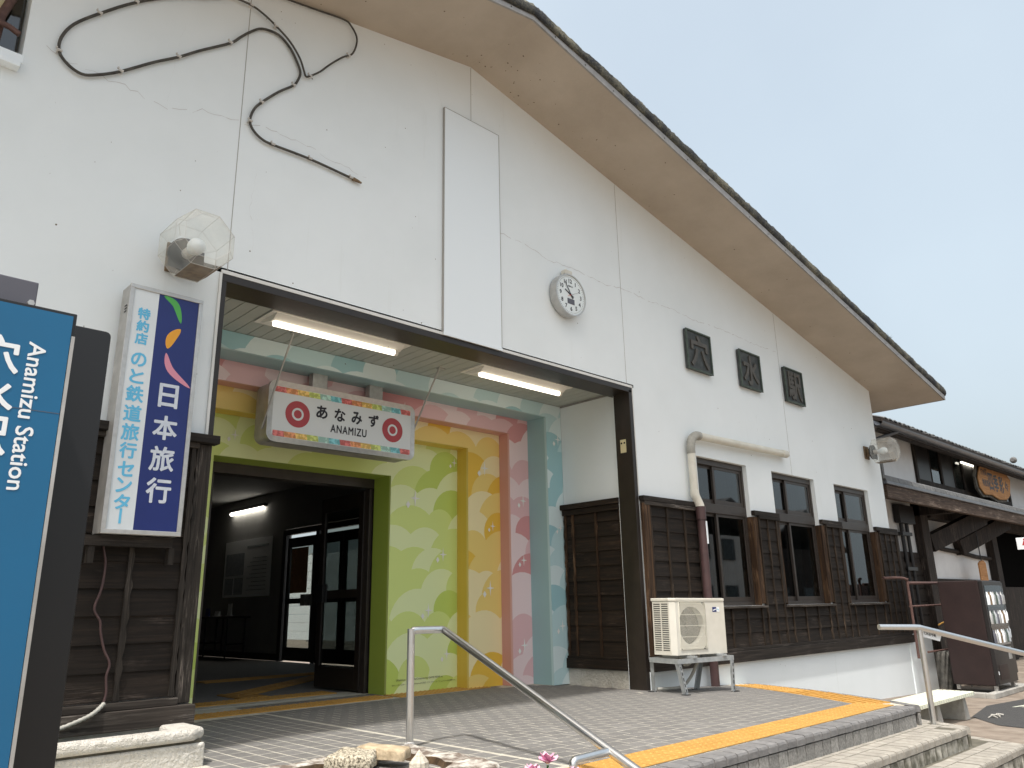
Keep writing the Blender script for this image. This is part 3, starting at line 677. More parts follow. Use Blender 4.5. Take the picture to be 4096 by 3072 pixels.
# steel frame around the opening
fr = MB(); fr.box(OX1 - 0.002, OX1 + 0.055, -0.012, 0.215, -0.02, OZ); fr.box(OX0 - 0.035, OX1 + 0.055, -0.012, 0.27, OZ - 0.03, OZ + 0.028); fr.box(OX0 - 0.035, OX0 + 0.002, -0.012, 0.21, 0.3, OZ - 0.03)
ofr = fr.build('opening_frame', 'brown_steel', st, bevel=0.003)
fr = MB(); fr.box(OX0 - 0.045, OX1 + 0.065, -0.016, -0.002, OZ + 0.028, OZ + 0.055); fr.box(OX0 - 0.055, OX0 - 0.036, -0.016, -0.002, 1.99, OZ + 0.03); fr.box(OX1 + 0.056, OX1 + 0.068, -0.016, -0.002, 1.99, OZ + 0.03); fr.build('edge_bead', 'reveal', ofr)
mb = MB(); mb.box(4.19, 4.83, -0.018, -0.001, OZ + 0.03, OZ + 0.052); mb.build('rust_strip', 'rust', ofr)
mb = MB(); mb.box(6.838, 6.8425, 0.07, 0.15, 2.47, 2.62); pl = mb.build('switch_plate', 'cream_plate', st, bevel=0.003)
mb = MB(); mb.add([(6.8365, 0.13 + 0.012 * math.cos(k * .785), 2.58 + 0.012 * math.sin(k * .785)) for k in range(8)], [tuple(range(8))]); mb.add([(6.8365, 0.09 + 0.012 * math.cos(k * .785), 2.58 + 0.012 * math.sin(k * .785)) for k in range(8)], [tuple(range(8))]); mb.build('switch', 'gap', pl)

# recess: ceiling boards, side walls
CZ = 3.205
mb = MB(); mb.box(OX0 - 0.3, 6.95, 0.0, 2.2, CZ + 0.012, CZ + 0.05); ceil = mb.build('porch_ceiling', 'gap', st)
x = OX0 - 0.02; i = 0
while x < 6.89:
    mb = MB(); mb.box(x, min(x + 0.1105, 6.905), 0.215, 1.15, CZ, CZ + 0.008); mb.build('ceiling_board', 'ceil', ceil); x += 0.118
SX = 6.905
mb = MB(); mb.box(SX, SX + 0.12, 0.2, 2.4, -0.1, CZ + 0.02); mb.build('recess_wall', 'stucco', st)
mb = MB(); mb.box(OX0 - 0.15, OX0 - 0.03, 0.22, 2.34, -0.1, CZ + 0.02); mb.build('recess_wall', 'stucco', st)
mb = MB(); mb.box(SX - 0.02, SX - 0.002, 0.22, 1.09, CZ - 0.02, CZ - 0.001); mb.build('ceiling_bead', 'trim_grey', ceil)

# ---------------------------------------------------------------- timber cladding
def wavy_batten(a0, a1, z0, z1, face, out, plane, rows):
    """upright strip notched over the laps of the boards; plane 'x': runs on y=face, 'y': runs on x=face"""
    mb = MB(); n = 26; wv = random.uniform(0, 6)
    for i in range(n):
        za = z0 + (z1 - z0) * i / n; zb = z0 + (z1 - z0) * (i + 1) / n
        def dx(z): return 0.007 * math.sin((z - 0.33) / 0.161 * 6.283 + 0.5) + 0.003 * math.sin(z * 9 + wv)
        p = []
        for z in (za, zb):
            d = dx(z)
            for aa, oo in ((a0 - d * 0.3, out), (a1 + d, out), (a1 + d, 0.0), (a0 - d * 0.3, 0.0)):
                p.append((aa, face - oo, z) if plane == 'x' else (face - oo, aa, z))
        mb.add(p, [(0, 1, 5, 4), (1, 2, 6, 5), (3, 0, 4, 7)] + ([(3, 2, 1, 0)] if i == 0 else []) + ([(4, 5, 6, 7)] if i == n - 1 else []))
    return mb
def cladding(name, label, parent, plane, face, a0, a1, z0, z1, battens, mat, bw=0.028, row=0.161, top=True, bmat='wood_z'):
    base = MB()
    if plane == 'x': base.box(a0, a1, face - 0.006, face - 0.001, z0, z1)
    else: base.box(face - 0.006, face - 0.001, a0, a1, z0, z1)
    c = base.build(name, 'gap', parent)
    z = z0
    while z < z1 - 0.03:
        h = min(row + 0.012, z1 - z); o1 = 0.026 + jit(0.002); o0 = 0.012
        mb = MB()
        ea, eb = a0 + 0.001, a1 - 0.001
        dz = jit(0.0025)
        if plane == 'x': p = [(ea, face - o1, z + dz), (eb, face - o1, z - dz), (eb, face - 0.006, z - dz), (ea, face - 0.006, z + dz), (ea, face - o0, z + h), (eb, face - o0, z + h), (eb, face - 0.006, z + h), (ea, face - 0.006, z + h)]
        else: p = [(face - o1, ea, z + dz), (face - 0.006, ea, z + dz), (face - 0.006, eb, z - dz), (face - o1, eb, z - dz), (face - o0, ea, z + h), (face - 0.006, ea, z + h), (face - 0.006, eb, z + h), (face - o0, eb, z + h)]
        mb.hexa(p); mb.build('board', mat, c); z += row
    for b in battens:
        wavy_batten(b - bw / 2, b + bw / 2, z0, z1, face, 0.036, plane, row).build('batten', bmat, c)
    return c
cladding('cladding', None, st, 'x', -0.012, 7.03, 7.96, 0.325, 1.905, (7.05, 7.37, 7.70), 'wood_x', 0.034)
for k, (a, b, bt) in enumerate(((9.385, 9.865, (9.40, 9.62, 9.85)), (11.31, 11.79, (11.33, 11.55, 11.77)), (13.23, 13.93, (13.25, 13.47, 13.69, 13.91)))):
    cladding('cladding', None, st, 'x', -0.012, a, b, 0.325, 1.905, bt, 'wood_x')
for k, (a, b) in enumerate(((7.97, 9.38), (9.87, 11.305), (11.795, 13.225))):
    n = 4; cladding('cladding', None, st, 'x', -0.012, a, b, 0.325, 0.775, [a + (b - a) * (i + 0.5) / n + (0.05 if k == 0 else 0) for i in range(n)], 'wood_x')
cladding('cladding', None, st, 'x', -0.004, 1.2, 2.038, 0.345, 1.905, (1.695, 2.018), 'wood_x', 0.034, bmat='wood_grey_z')
cladding('cladding', None, st, 'x', -0.012, XL + 0.1, 1.195, 0.345, 1.905, [XL + 0.4 + 0.47 * i for i in range(12)], 'wood_x', 0.034, bmat='wood_grey_z')
cladding('cladding', None, st, 'y', SX - 0.008, 0.22, 1.085, 0.30, 1.86, (0.235, 0.59, 0.94, 1.06), 'wood_y', 0.030, bmat='wood_post')
def tim(name, mat, *b, bevel=0.004):
    mb = MB(); mb.box(*b); return mb.build(name, mat, st, bevel=bevel)
tim('corner_post', 'wood_post', 6.915, 7.03, -0.062, -0.013, 0.315, 1.905)
for x0, x1 in ((9.29, 9.383), (11.215, 11.308), (13.135, 13.228)): tim('window_post', 'wood_post', x0, x1, -0.032, -0.002, 0.82, 1.905)
for x0, x1 in ((9.868, 9.945), (11.793, 11.867)): tim('window_post', 'wood_z', x0, x1, -0.032, -0.002, 0.82, 1.905)
tim('window_post', 'wood_z', 7.962, 8.115, -0.045, -0.002, 0.82, 1.905)
tim('cap_rail', 'wood_beam_x', 6.915, 8.115, -0.07, -0.001, 1.93, 1.985); tim('cap_rail', 'wood_grey_x', 6.93, 8.11, -0.066, -0.001, 1.885, 1.929)
for x0, x1 in ((9.29, 9.945), (11.215, 11.867), (13.135, 14.02)): tim('cap_rail', 'wood_beam_x', x0, x1, -0.055, -0.001, 1.925, 1.985); tim('cap_rail', 'wood_beam_x', x0 + 0.1, x1 - 0.01, -0.062, -0.013, 1.885, 1.924)
tim('end_post', 'wood_grey_z', 13.935, 14.0, -0.055, 0.3, 0.30, 1.885)
tim('sill_beam', 'wood_beam_x', 6.91, 14.0, -0.070, -0.001, 0.165, 0.285); tim('sill_cap', 'wood_beam_x', 6.92, 13.97, -0.052, -0.001, 0.286, 0.322)
tim('corner_post', 'wood_grey_z', 2.040, 2.135, -0.034, -0.002, 0.30, 1.93); tim('cap_rail', 'wood_beam_x', XL, 2.165, -0.095, -0.001, 1.935, 1.992); tim('cap_rail', 'wood_grey_x', XL, 2.045, -0.06, -0.013, 1.90, 1.934)
tim('sill_beam', 'wood_grey_x', XL, 2.15, -0.10, -0.001, 0.185, 0.295); tim('sill_cap', 'wood_grey_x', XL, 2.05, -0.07, -0.001, 0.296, 0.34)
tim('cap_rail', 'wood_y', SX - 0.085, SX - 0.001, 0.218, 1.095, 1.925, 1.985); tim('cap_rail', 'wood_y', SX - 0.055, SX - 0.009, 0.22, 1.09, 1.86, 1.924)
tim('sill_beam', 'wood_y', SX - 0.06, SX - 0.001, 0.218, 1.095, 0.17, 0.275); tim('sill_cap', 'wood_y', SX - 0.045, SX - 0.001, 0.22, 1.09, 0.276, 0.30)
mb = MB(); mb.box(SX - 0.02, SX - 0.0005, 0.216, 1.10, -0.05, 0.165); mb.build('plinth', 'planter', st)

# ---------------------------------------------------------------- windows
def window(x0, x1):
    w = MB(); d0, d1 = 0.058, 0.128
    w.box(x0, x0 + 0.04, d0, d1, WZ0, WZ1); w.box(x1 - 0.04, x1, d0, d1, WZ0, WZ1)
    w.box(x0 + 0.04, x1 - 0.04, d0 - 0.004, d1, WZ1 - 0.075, WZ1); w.box(x0 + 0.04, x1 - 0.04, d0 - 0.004, d1, WZ0, WZ0 + 0.045)
    w.box(x0 + 0.04, x1 - 0.04, d0 - 0.008, d1, 1.905, 2.02)
    o = w.build('window', 'bronze_alu', st, bevel=0.003)
    xm = x0 + (x1 - x0) * 0.40
    for z0, z1 in ((WZ0 + 0.045, 1.905), (2.02, WZ1 - 0.075)):
        for (a, b, dy) in ((x0 + 0.04, xm + 0.03, 0.028), (xm - 0.02, x1 - 0.04, 0.0)):
            s = MB(); e = 0.042; q0, q1 = d0 + 0.012 + dy, d0 + 0.034 + dy
            s.box(a, a + e, q0, q1, z0, z1); s.box(b - e, b, q0, q1, z0, z1); s.box(a + e, b - e, q0, q1, z1 - 0.035, z1); s.box(a + e, b - e, q0, q1, z0, z0 + 0.06)
            so_ = s.build('sash', 'bronze_alu', o, bevel=0.002)
            g = MB(); g.box(a + e, b - e, q0 + 0.009, q0 + 0.013, z0 + 0.06, z1 - 0.035); g.build('pane', 'glass', o)
    c = MB()
    for k in range(2):
        xa = x0 + 0.03 if k == 0 else x1 - 0.28
        n = 14; p = [(xa + 0.25 * i / n, 0.30 + 0.02 * math.sin(i * 1.9), zz) for i in range(n + 1) for zz in (WZ0, WZ1)]
        c.add(p, [(2 * i, 2 * i + 2, 2 * i + 3, 2 * i + 1) for i in range(n)], True)
    c.build('curtain', 'room', o)
    s = MB(); s.box(x1 - 0.012, x1 - 0.0005, -0.03, 0.056, WZ0 + 0.001, 1.904); s.build('reveal_lining', 'wood_post', o); s = MB(); s.box(x0 + 0.0005, x0 + 0.012, -0.03, 0.056, WZ0 + 0.001, 1.904); s.build('reveal_lining', 'wood_post', o)
    s = MB(); s.box(x0 - 0.06, x1 + 0.06, -0.085, 0.056, WZ0 - 0.03, WZ0 - 0.001); s.build('window_sill', 'wood_grey_x', o, bevel=0.004)
    r = MB(); r.box(x0 - 0.03, x1 + 0.0, -0.0015, 0.094, WZ1 - 0.001, WZ1 + 0.012)
    return o
for a, b in WIN: window(a, b)
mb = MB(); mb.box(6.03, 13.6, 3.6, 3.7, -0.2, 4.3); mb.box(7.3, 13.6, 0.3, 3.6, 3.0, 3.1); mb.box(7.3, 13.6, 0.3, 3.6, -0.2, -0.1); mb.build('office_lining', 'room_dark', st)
# small high window at the left edge with its projecting sill
x0, x1, z0, z1 = LW
w = MB(); w.box(x0, x1, 0.16, 0.2, z0, z0 + 0.05); w.box(x0, x0 + 0.05, 0.16, 0.2, z0 + 0.05, z1); w.box(x0, x1, 0.16, 0.2, z1 - 0.04, z1); w.box(0.12, 0.18, 0.16, 0.2, z0 + 0.05, z1 - 0.04)
lw = w.build('window', 'bronze_alu', st)
g = MB(); g.box(x0 + 0.05, 0.12, 0.175, 0.18, z0 + 0.05, z1 - 0.04); g.build('pane', 'glass', lw)
g = MB(); g.box(0.18, 0.56, 0.12, 0.15, z0 + 0.05, z1 - 0.04); g.build('blind', 'cream_plate', lw)
g = MB(); g.box(0.56, x1 - 0.01, 0.185, 0.2, z0 + 0.05, z1 - 0.04); g.build('pane', 'glass', lw)
g = MB(); g.box(x0 - 0.05, x1 + 0.002, -0.06, 0.16, z0 - 0.06, z0 - 0.001); g.box(x0 - 0.05, x1 - 0.01, -0.075, -0.001, z0 - 0.10, z0 - 0.064); g.build('window_sill', 'panel_white', lw, bevel=0.003)
g = MB(); g.tube([(0.35, 0.02, 4.52), (0.6, 0.03, 4.50), (0.655, 0.02, 4.47)], 0.02, 7); g.tube([(0.60, 0.1, 4.8), (0.55, 0.08, 4.6), (0.54, 0.1, 4.35)], 0.028, 7); g.build('old_cable', 'rail_rust', lw)

# ---------------------------------------------------------------- waiting room behind the doors
mb = MB(); mb.box(XL + 0.3, 7.08, 2.45, 12.7, 3.05, 3.15); mb.box(7.08, 7.2, 8.24, 12.7, 0, 3.1); mb.box(7.08, 7.2, 2.3, 5.35, 0, 3.1); mb.box(7.08, 7.2, 5.35, 8.24, 2.30, 3.1); mb.box(XL + 0.3, 7.08, 12.5, 12.6, 0, 3.1)
mb.box(XL + 0.3, 2.86, 2.35, 2.45, 0, 3.1); mb.box(5.05, 7.08, 2.35, 2.45, 0, 3.1); mb.box(2.86, 5.05, 2.35, 2.45, 2.33, 3.1); mb.build('waiting_room', 'room', st)
mb = MB(); mb.box(XL + 0.3, 7.08, 2.1, 12.6, -0.05, -0.004); mb.build('room_floor', 'tile', st)
mb = MB(); mb.box(7.055, 7.079, 8.24, 12.5, 0.0, 0.12); mb.build('skirting', 'brown_steel', st)
for px, py, r_ in [(3.05 + 0.3 * i, 2.55, 0) for i in range(6)] + [(3.95, 2.86 + 0.3 * i, 0) for i in range(2)]: inst(TT if py < 2.6 else TBAR, 'tactile_tile', (px, py, 0.004), st)
for i in range(9): inst(TBAR, 'tactile_tile', (4.15 + 0.30 * i * 0.8, 3.3 + 0.30 * i * 0.62, 0.0035), st, (0, 0, -0.91))
for i in range(7): inst(TBAR, 'tactile_tile', (6.3 - 0.3 * i, 5.05, 0.003), st, (0, 0, math.pi / 2))
# front door set: frame, transom, open leaf
DX0, DX1, DY = 2.96, 4.96, 2.12
f = MB(); f.box(DX0, DX0 + 0.07, DY, DY + 0.16, 0, 2.26); f.box(DX1 - 0.05, DX1, DY, DY + 0.16, 0, 2.26); f.box(DX0 + 0.07, DX1 - 0.05, DY + 0.002, DY + 0.16, 2.14, 2.26); f.box(DX0 + 0.085, DX0 + 0.125, DY + 0.03, DY + 0.13, 0.0, 2.14); f.box(DX1 - 0.10, DX1 - 0.06, DY + 0.03, DY + 0.13, 0.0, 2.14)
df = f.build('door_frame', 'bronze_alu', st, bevel=0.004)
f = MB(); f.box(DX0 + 0.07, DX1 - 0.05, DY + 0.08, DY + 0.10, -0.003, 0.003); f.build('door_track', 'alu_dirty', df)
lx = 4.845
def leaf(x, y0, y1, parent, nm='door_leaf', gm='glass_door'):
    l = MB(); l.box(x, x + 0.04, y0, y0 + 0.09, 0.02, 2.12); l.box(x, x + 0.04, y1 - 0.09, y1, 0.02, 2.12); l.box(x, x + 0.04, y0 + 0.09, y1 - 0.09, 1.95, 2.12); l.box(x, x + 0.04, y0 + 0.09, y1 - 0.09, 0.02, 0.24); l.box(x, x + 0.04, y0 + 0.09, y1 - 0.09, 0.97, 1.06)
    o = l.build(nm, 'brown_steel', parent, bevel=0.003)
    g = MB(); g.box(x + 0.017, x + 0.023, y0 + 0.09, y1 - 0.09, 0.24, 0.97); g.build('pane', gm, o)
    g = MB(); g.box(x + 0.017, x + 0.023, y0 + 0.09, y1 - 0.09, 1.06, 1.95); g.build('pane', gm, o); return o
lf = leaf(lx, 2.24, 3.14, df)
h = MB(); h.box(lx - 0.05, lx - 0.001, 2.96, 3.13, 0.93, 1.13); h.box(lx - 0.022, lx - 0.001, 2.93, 2.955, 0.93, 1.13); h.build('push_plate', 'black', lf, bevel=0.004)
# back door in the far partition, glazed
f = MB(); f.box(7.03, 7.1, 6.95, 7.06, 0, 2.28); f.box(7.03, 7.1, 8.12, 8.24, 0, 2.28); f.box(7.03, 7.1, 7.06, 8.12, 2.18, 2.28); bd = f.build('back_door', 'brown_steel', st)
lf2 = leaf(7.04, 7.07, 8.05, bd); h = MB(); h.box(6.99, 7.035, 7.09, 7.25, 0.93, 1.12); h.box(6.99, 7.035, 7.27, 7.42, 0.93, 1.12); h.build('push_plate', 'alu_dirty', lf2)
f = MB(); f.box(7.03, 7.1, 5.35, 5.45, 0, 2.28); f.box(7.03, 7.1, 5.45, 6.95, 2.18, 2.28); bd2 = f.build('side_light', 'brown_steel', st); leaf(7.04, 5.46, 6.18, bd2, gm='glass'); leaf(7.04, 6.20, 6.94, bd2, gm='glass')
n = MB(); n.box(7.034, 7.037, 7.30, 7.88, 1.15, 1.93); n.build('notice_sheet', 'sign_wood', lf2)

# ================================================================ PRINTED ENTRANCE PORTAL (cloud pattern, stars)
po = thing('entrance_portal', 'stepped entrance portal printed with green, yellow, pink and blue clouds', 'portal', (4.5, 1.6, 0.0))
LV = [  # colour, front plane, inner right, inner top, outer right, outer top, inner left, outer left
    ('blue', 1.10, 6.635, 3.04, 6.90, 3.20, 2.42, 2.12),
    ('pink', 1.42, 6.325, 2.848, 6.70, 3.12, 2.60, 2.35),
    ('yellow', 1.60, 5.83, 2.635, 6.40, 2.93, 2.72, 2.52),
    ('green', 1.80, 4.895, 2.24, 5.93, 2.72, 2.917, 2.64)]
def clouds(rects, y, key, off, parent, seed, rr=(0.20, 0.38), step=0.31):
    rnd = random.Random(seed); lay = [MB(), MB(), MB()]; k = 0
    zt = max(r[3] for r in rects) + 0.3; z = zt; row = 0
    xa = min(r[0] for r in rects); xb = max(r[1] for r in rects)
    while z > -0.4:
        x = xa - 0.2 + rnd.uniform(0, 0.3)
        while x < xb + 0.3:
            r = rnd.uniform(*rr); tone = rnd.choice((0, 1, 1, 2, 2))
            P = circle(x, z - r * 0.9, r, 30)
            k += 1; yy = y - 0.0006 - 0.000012 * k
            for rc in rects:
                q = clip(P, *rc)
                if q: lay[tone].flat(q, yy)
            x += step * rnd.uniform(0.8, 1.5)
        z -= step * 0.72; row += 1
    for t_, mbx in enumerate(lay):
        if mbx.v: tag(mbx.build('cloud_print', 'cl_%s%d' % (key, t_), parent), kind='stuff')
for i, (c, y, ir, it, orr, ot, il, ol) in enumerate(LV):
    nxt = LV[i + 1][1] if i < 3 else 2.12
    p = MB(); y1 = y + 0.03
    p.box(ir, orr, y, y1, 0.0 if i != 3 else 0.012, ot); p.box(ol, il, y, y1, 0.012, ot); p.box(il, ir, y, y1, it, ot)
    pn = p.build(c + '_panel', 'cl_%s1' % c, po)
    j_ = MB(); e = 0.0
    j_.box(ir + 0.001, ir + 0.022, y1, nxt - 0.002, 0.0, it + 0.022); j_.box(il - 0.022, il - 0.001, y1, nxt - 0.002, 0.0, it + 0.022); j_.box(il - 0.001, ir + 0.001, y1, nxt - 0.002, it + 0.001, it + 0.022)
    j_.build(c + '_reveal', 'shaded_jamb_' + c, po)
    clouds([(ir, orr, 0.0, ot), (il, ir, it, ot), (ol, il, 0.0, ot)], y, c, i, pn, 11 + i)
    rnd = random.Random(40 + i); s = MB(); yy = y - 0.0085
    def star(x, z, r):
        pts = []
        for k in range(8):
            a = k * math.pi / 4; q = r if k % 2 == 0 else r * 0.16
            pts.append((x + q * (0.72 if k % 4 == 0 else 1) * math.cos(a), z + q * math.sin(a)))
        s.flat(pts, yy)
        d = r * 0.42; x2 = x - r * 0.95; z2 = z - r * 0.75; s.flat([(x2 + d * .7, z2), (x2, z2 + d), (x2 - d * .7, z2), (x2, z2 - d)], yy)
    if c == 'blue': pos = [(6.83, 2.78, .075), (6.80, 0.62, .075), (6.82, 1.72, .06)]
    elif c == 'pink': pos = [(6.53, 2.05, .075), (6.52, 1.36, .07), (6.50, 0.42, .08), (4.78, 2.91, .07)]
    elif c == 'yellow': pos = [(6.08, 2.42, .09), (5.0, 2.76, .06), (6.15, 1.05, .09), (6.2, 1.75, .06)]
    else: pos = [(5.22, 2.02, .10), (5.78, 2.48, .06), (5.42, 0.82, .08), (5.68, 0.36, .07), (5.62, 1.42, .08), (3.1, 2.45, .06)]
    for q in pos: star(*q)
    tag(s.build('star_print', 'sparkle', pn), kind='stuff')
t1 = MB()
write(t1, '\u00a9Pok\u00e9mon. \u00a9Nintendo/Creatures Inc./GAME FREAK inc.', 0.03, lambda x, y, z: (5.32 + x, 1.7899, 0.135 + y), fit=(0.62, 0))
write(t1, '\u30dd\u30b1\u30c3\u30c8\u30e2\u30f3\u30b9\u30bf\u30fc\u30fb\u30dd\u30b1\u30e2\u30f3\u30fbPok\u00e9mon\u306f\u4efb\u5929\u5802\u30fb\u30af\u30ea\u30fc\u30c1\u30e3\u30fc\u30ba\u30fb\u30b2\u30fc\u30e0\u30d5\u30ea\u30fc\u30af\u306e\u5546\u6a19\u3067\u3059\u3002', 0.03, lambda x, y, z: (5.38 + x, 1.7899, 0.088 + y), fit=(0.84, 0))
t1.build('notice_print', 'ink', po)

# ================================================================ CEILING LIGHTS
def ceil_light(x0, x1, label):
    o = thing('ceiling_light', label, 'light', ((x0 + x1) / 2, 0.55, CZ - 0.1), 'lit fluorescent fittings under the porch ceiling')
    ya, yb, z = 0.385, 0.735, CZ - 0.002
    b = MB(); b.hexa([(x0, ya, z - 0.012), (x1, ya, z - 0.012), (x1, yb, z - 0.012), (x0, yb, z - 0.012), (x0, ya, z), (x1, ya, z), (x1, yb, z), (x0, yb, z)])
    pan = b.build('pan', 'fixture', o)
    b = MB(); ym = ya + 0.105
    b.hexa([(x0 + 0.04, ym - 0.02, z - 0.06), (x1 - 0.06, ym - 0.02, z - 0.06), (x1 - 0.06, ym + 0.02, z - 0.06), (x0 + 0.04, ym + 0.02, z - 0.06), (x0 + 0.04, ya + 0.015, z - 0.0125), (x1 - 0.06, ya + 0.015, z - 0.0125), (x1 - 0.06, yb - 0.015, z - 0.0125), (x0 + 0.04, yb - 0.015, z - 0.0125)])
    b.build('reflector', 'fixture', o)
    b = MB(); b.tube([(x0 + 0.06, ym, z - 0.075), (x1 - 0.12, ym, z - 0.075)], 0.028, 12); b.build('lamp_tube', 'tube', o)
    b = MB(); b.tube([(x1 - 0.119, ym, z - 0.075), (x1 - 0.085, ym, z - 0.075)], 0.029, 12); b.build('lamp_holder', 'fixture', o)
ceil_light(2.715, 4.095, 'lit fluorescent ceiling light above the hanging station name sign')
ceil_light(4.985, 6.335, 'lit fluorescent ceiling light at the right end of the porch ceiling')

# ================================================================ HANGING STATION NAME SIGN
sg = thing('station_name_sign', 'hanging silver-framed sign reading あなみず ANAMIZU with two red emblems', 'sign', (3.92, 1.28, 2.3))
SX0, SX1, SZ0, SZ1, SY = 3.115, 4.735, 2.305, 2.865, 1.19
def rrect(x0, x1, z0, z1, r, n=6):
    p = []
    for cx, cz, a in ((x1 - r, z1 - r, 0), (x0 + r, z1 - r, 90), (x0 + r, z0 + r, 180), (x1 - r, z0 + r, 270)):
        for k in range(n + 1): t_ = R(a + 90 * k / n); p.append((cx + r * math.cos(t_), cz + r * math.sin(t_)))
    return p
b = MB(); b.prism(rrect(SX0, SX1, SZ0, SZ1, 0.075), SY + 0.012, SY + 0.24); b.build('sign_box', 'alu_dirty', sg, bevel=0.008)
b = MB(); o_ = rrect(SX0 - 0.006, SX1 + 0.006, SZ0 - 0.006, SZ1 + 0.006, 0.08); i_ = rrect(SX0 + 0.05, SX1 - 0.03, SZ0 + 0.045, SZ1 - 0.04, 0.045); n = len(o_)
b.add([(p[0], SY - 0.012, p[1]) for p in o_] + [(p[0], SY + 0.004, p[1]) for p in i_] + [(p[0], SY + 0.05, p[1]) for p in o_], [(k, (k + 1) % n, n + (k + 1) % n, n + k) for k in range(n)] + [(k, 2 * n + k, 2 * n + (k + 1) % n, (k + 1) % n) for k in range(n)])
b.build('sign_frame', 'alu', sg)
b = MB(); b.flat(rrect(SX0 + 0.045, SX1 - 0.026, SZ0 + 0.04, SZ1 - 0.035, 0.05), SY + 0.006); fc = b.build('sign_face', 'sign_face', sg)
cols = [(0.48, 0.11, 0.10), (0.55, 0.22, 0.08), (0.60, 0.40, 0.10), (0.42, 0.48, 0.12), (0.30, 0.48, 0.42), (0.14, 0.40, 0.44)]
for k_, c_ in enumerate(cols): MT['band%d' % k_] = M('band_%d' % k_, c_, tuple(min(1, q * 1.5 + 0.06) for q in c_), 24, 0.4, lo=0.48, hi=0.56)
bx0, bx1 = SX0 + 0.062, SX1 - 0.04
for zz0, zz1 in ((SZ1 - 0.098, SZ1 - 0.045), (SZ0 + 0.05, SZ0 + 0.103)):
    n = 13; seq = [0, 1, 2, 3, 4, 5, 0, 1, 2, 3, 4, 5, 0]; w_ = (bx1 - bx0) / n
    for k in range(n):
        b = MB(); sh = 0.012; b.flat([(bx0 + w_ * k, zz0), (bx0 + w_ * (k + 1), zz0), (bx0 + w_ * (k + 1) - (sh if k < n - 1 else 0), zz1), (bx0 + w_ * k - (sh if k else 0), zz1)], SY + 0.0045); b.build('colour_band', 'band%d' % seq[k], fc)
for ex in (3.415, 4.475):
    b = MB(); b.flat(circle(ex, 2.585, 0.125, 32), SY + 0.0042); b.build('emblem_disc', 'emblem_red', fc)
    b = MB(); a_ = circle(ex, 2.585, 0.060, 28); c_ = circle(ex, 2.585, 0.040, 28); b.add([(p[0], SY + 0.0032, p[1]) for p in a_ + c_], [(k, (k + 1) % 28, 28 + (k + 1) % 28, 28 + k) for k in range(28)]); b.build('emblem_ring', 'sign_face', fc)
b = MB()
for ch, cx in zip('あなみず', (3.665, 3.86, 4.05, 4.245)): write(b, ch, 0.16, lambda x, y, z, cx=cx: (cx + x, SY + 0.004, 2.645 + y), bold=0.0045, fit=(0.112, 0.118))
write(b, 'ANAMIZU', 0.1, lambda x, y, z: (3.965 + x, SY + 0.004, 2.505 + y), bold=0.0022, fit=(0.40, 0.075), space=1.15)
b.build('lettering', 'ink', fc)
for hx in (3.60, 4.245):
    b = MB(); b.box(hx, hx + 0.16, SY + 0.09, SY + 0.17, SZ1 + 0.001, CZ - 0.001); b.build('hanger', 'alu', sg, bevel=0.004)
for xa, xb, zb in ((3.11, SX0 - 0.012, 2.42), (4.75, SX1 + 0.012, 2.55)):
    b = MB(); b.tube([(xa, 0.785, CZ), (xb, SY + 0.07, zb)], 0.009, 8); b.build('stay_rod', 'alu_dirty', sg)
    b = MB(); b.box(xa - 0.02, xa + 0.06, 0.76, 0.81, CZ - 0.012, CZ - 0.0005); b.build('rod_plate', 'alu_dirty', sg)

# ================================================================ WALL PANEL, CLOCK, PLAQUES
b = MB(); b.box(4.153, 4.868, -0.028, -0.002, 3.215, 5.58); wp = b.build('blank_panel', 'panel_white', None, bevel=0.002)
tag(wp, 'tall blank white sheet panel fixed on the gable wall', 'panel')
b = MB(); b.box(4.147, 4.1525, -0.029, -0.001, 3.236, 5.584); b.build('painted_shadow_gap', 'seam', wp); b = MB(); b.box(4.8685, 4.874, -0.029, -0.001, 3.236, 5.584); b.build('painted_shadow_gap', 'seam', wp); b = MB(); b.box(4.153, 4.868, -0.029, -0.001, 5.5805, 5.585); b.build('painted_shadow_gap', 'seam', wp)  # dark strips painted as the shadow gap round the sheet
b = MB(); b.box(4.148, 4.873, -0.034, -0.0285, 3.205, 3.235); b.build('panel_lip', 'panel_white', wp)
ck = thing('wall_clock', 'round white wall clock on the gable showing six minutes to ten', 'clock', (5.815, -0.06, 3.78))
kx, kz, ky, kr = 5.815, 4.02, -0.105, 0.235
def ring(mb, x, z, r0, r1, y0, y1, n=48):
    a = circle(x, z, r0, n); c = circle(x, z, r1, n)
    mb.add([(p[0], y0, p[1]) for p in a] + [(p[0], y0, p[1]) for p in c] + [(p[0], y1, p[1]) for p in a] + [(p[0], y1 - 0.02, p[1]) for p in c], [(k, (k + 1) % n, n + (k + 1) % n, n + k) for k in range(n)] + [(k, 2 * n + k, 2 * n + (k + 1) % n, (k + 1) % n) for k in range(n)] + [(n + k, n + (k + 1) % n, 3 * n + (k + 1) % n, 3 * n + k) for k in range(n)], False)
b = MB(); ring(b, kx, kz, kr, kr - 0.013, ky - 0.010, -0.02); b.build('rim', 'alu', ck)
b = MB(); b.prism(circle(kx, kz, kr - 0.01, 48), ky, -0.02); cf = b.build('dial', 'clock_face', ck)
b = MB()
for hnum in range(1, 13):
    a = math.pi / 2 - hnum * math.pi / 6; write(b, str(hnum), 0.1, lambda x, y, z, a=a: (kx + 0.158 * math.cos(a) + x, ky - 0.0012, kz + 0.158 * math.sin(a) + y), bold=0.002, fit=(0, 0.044))
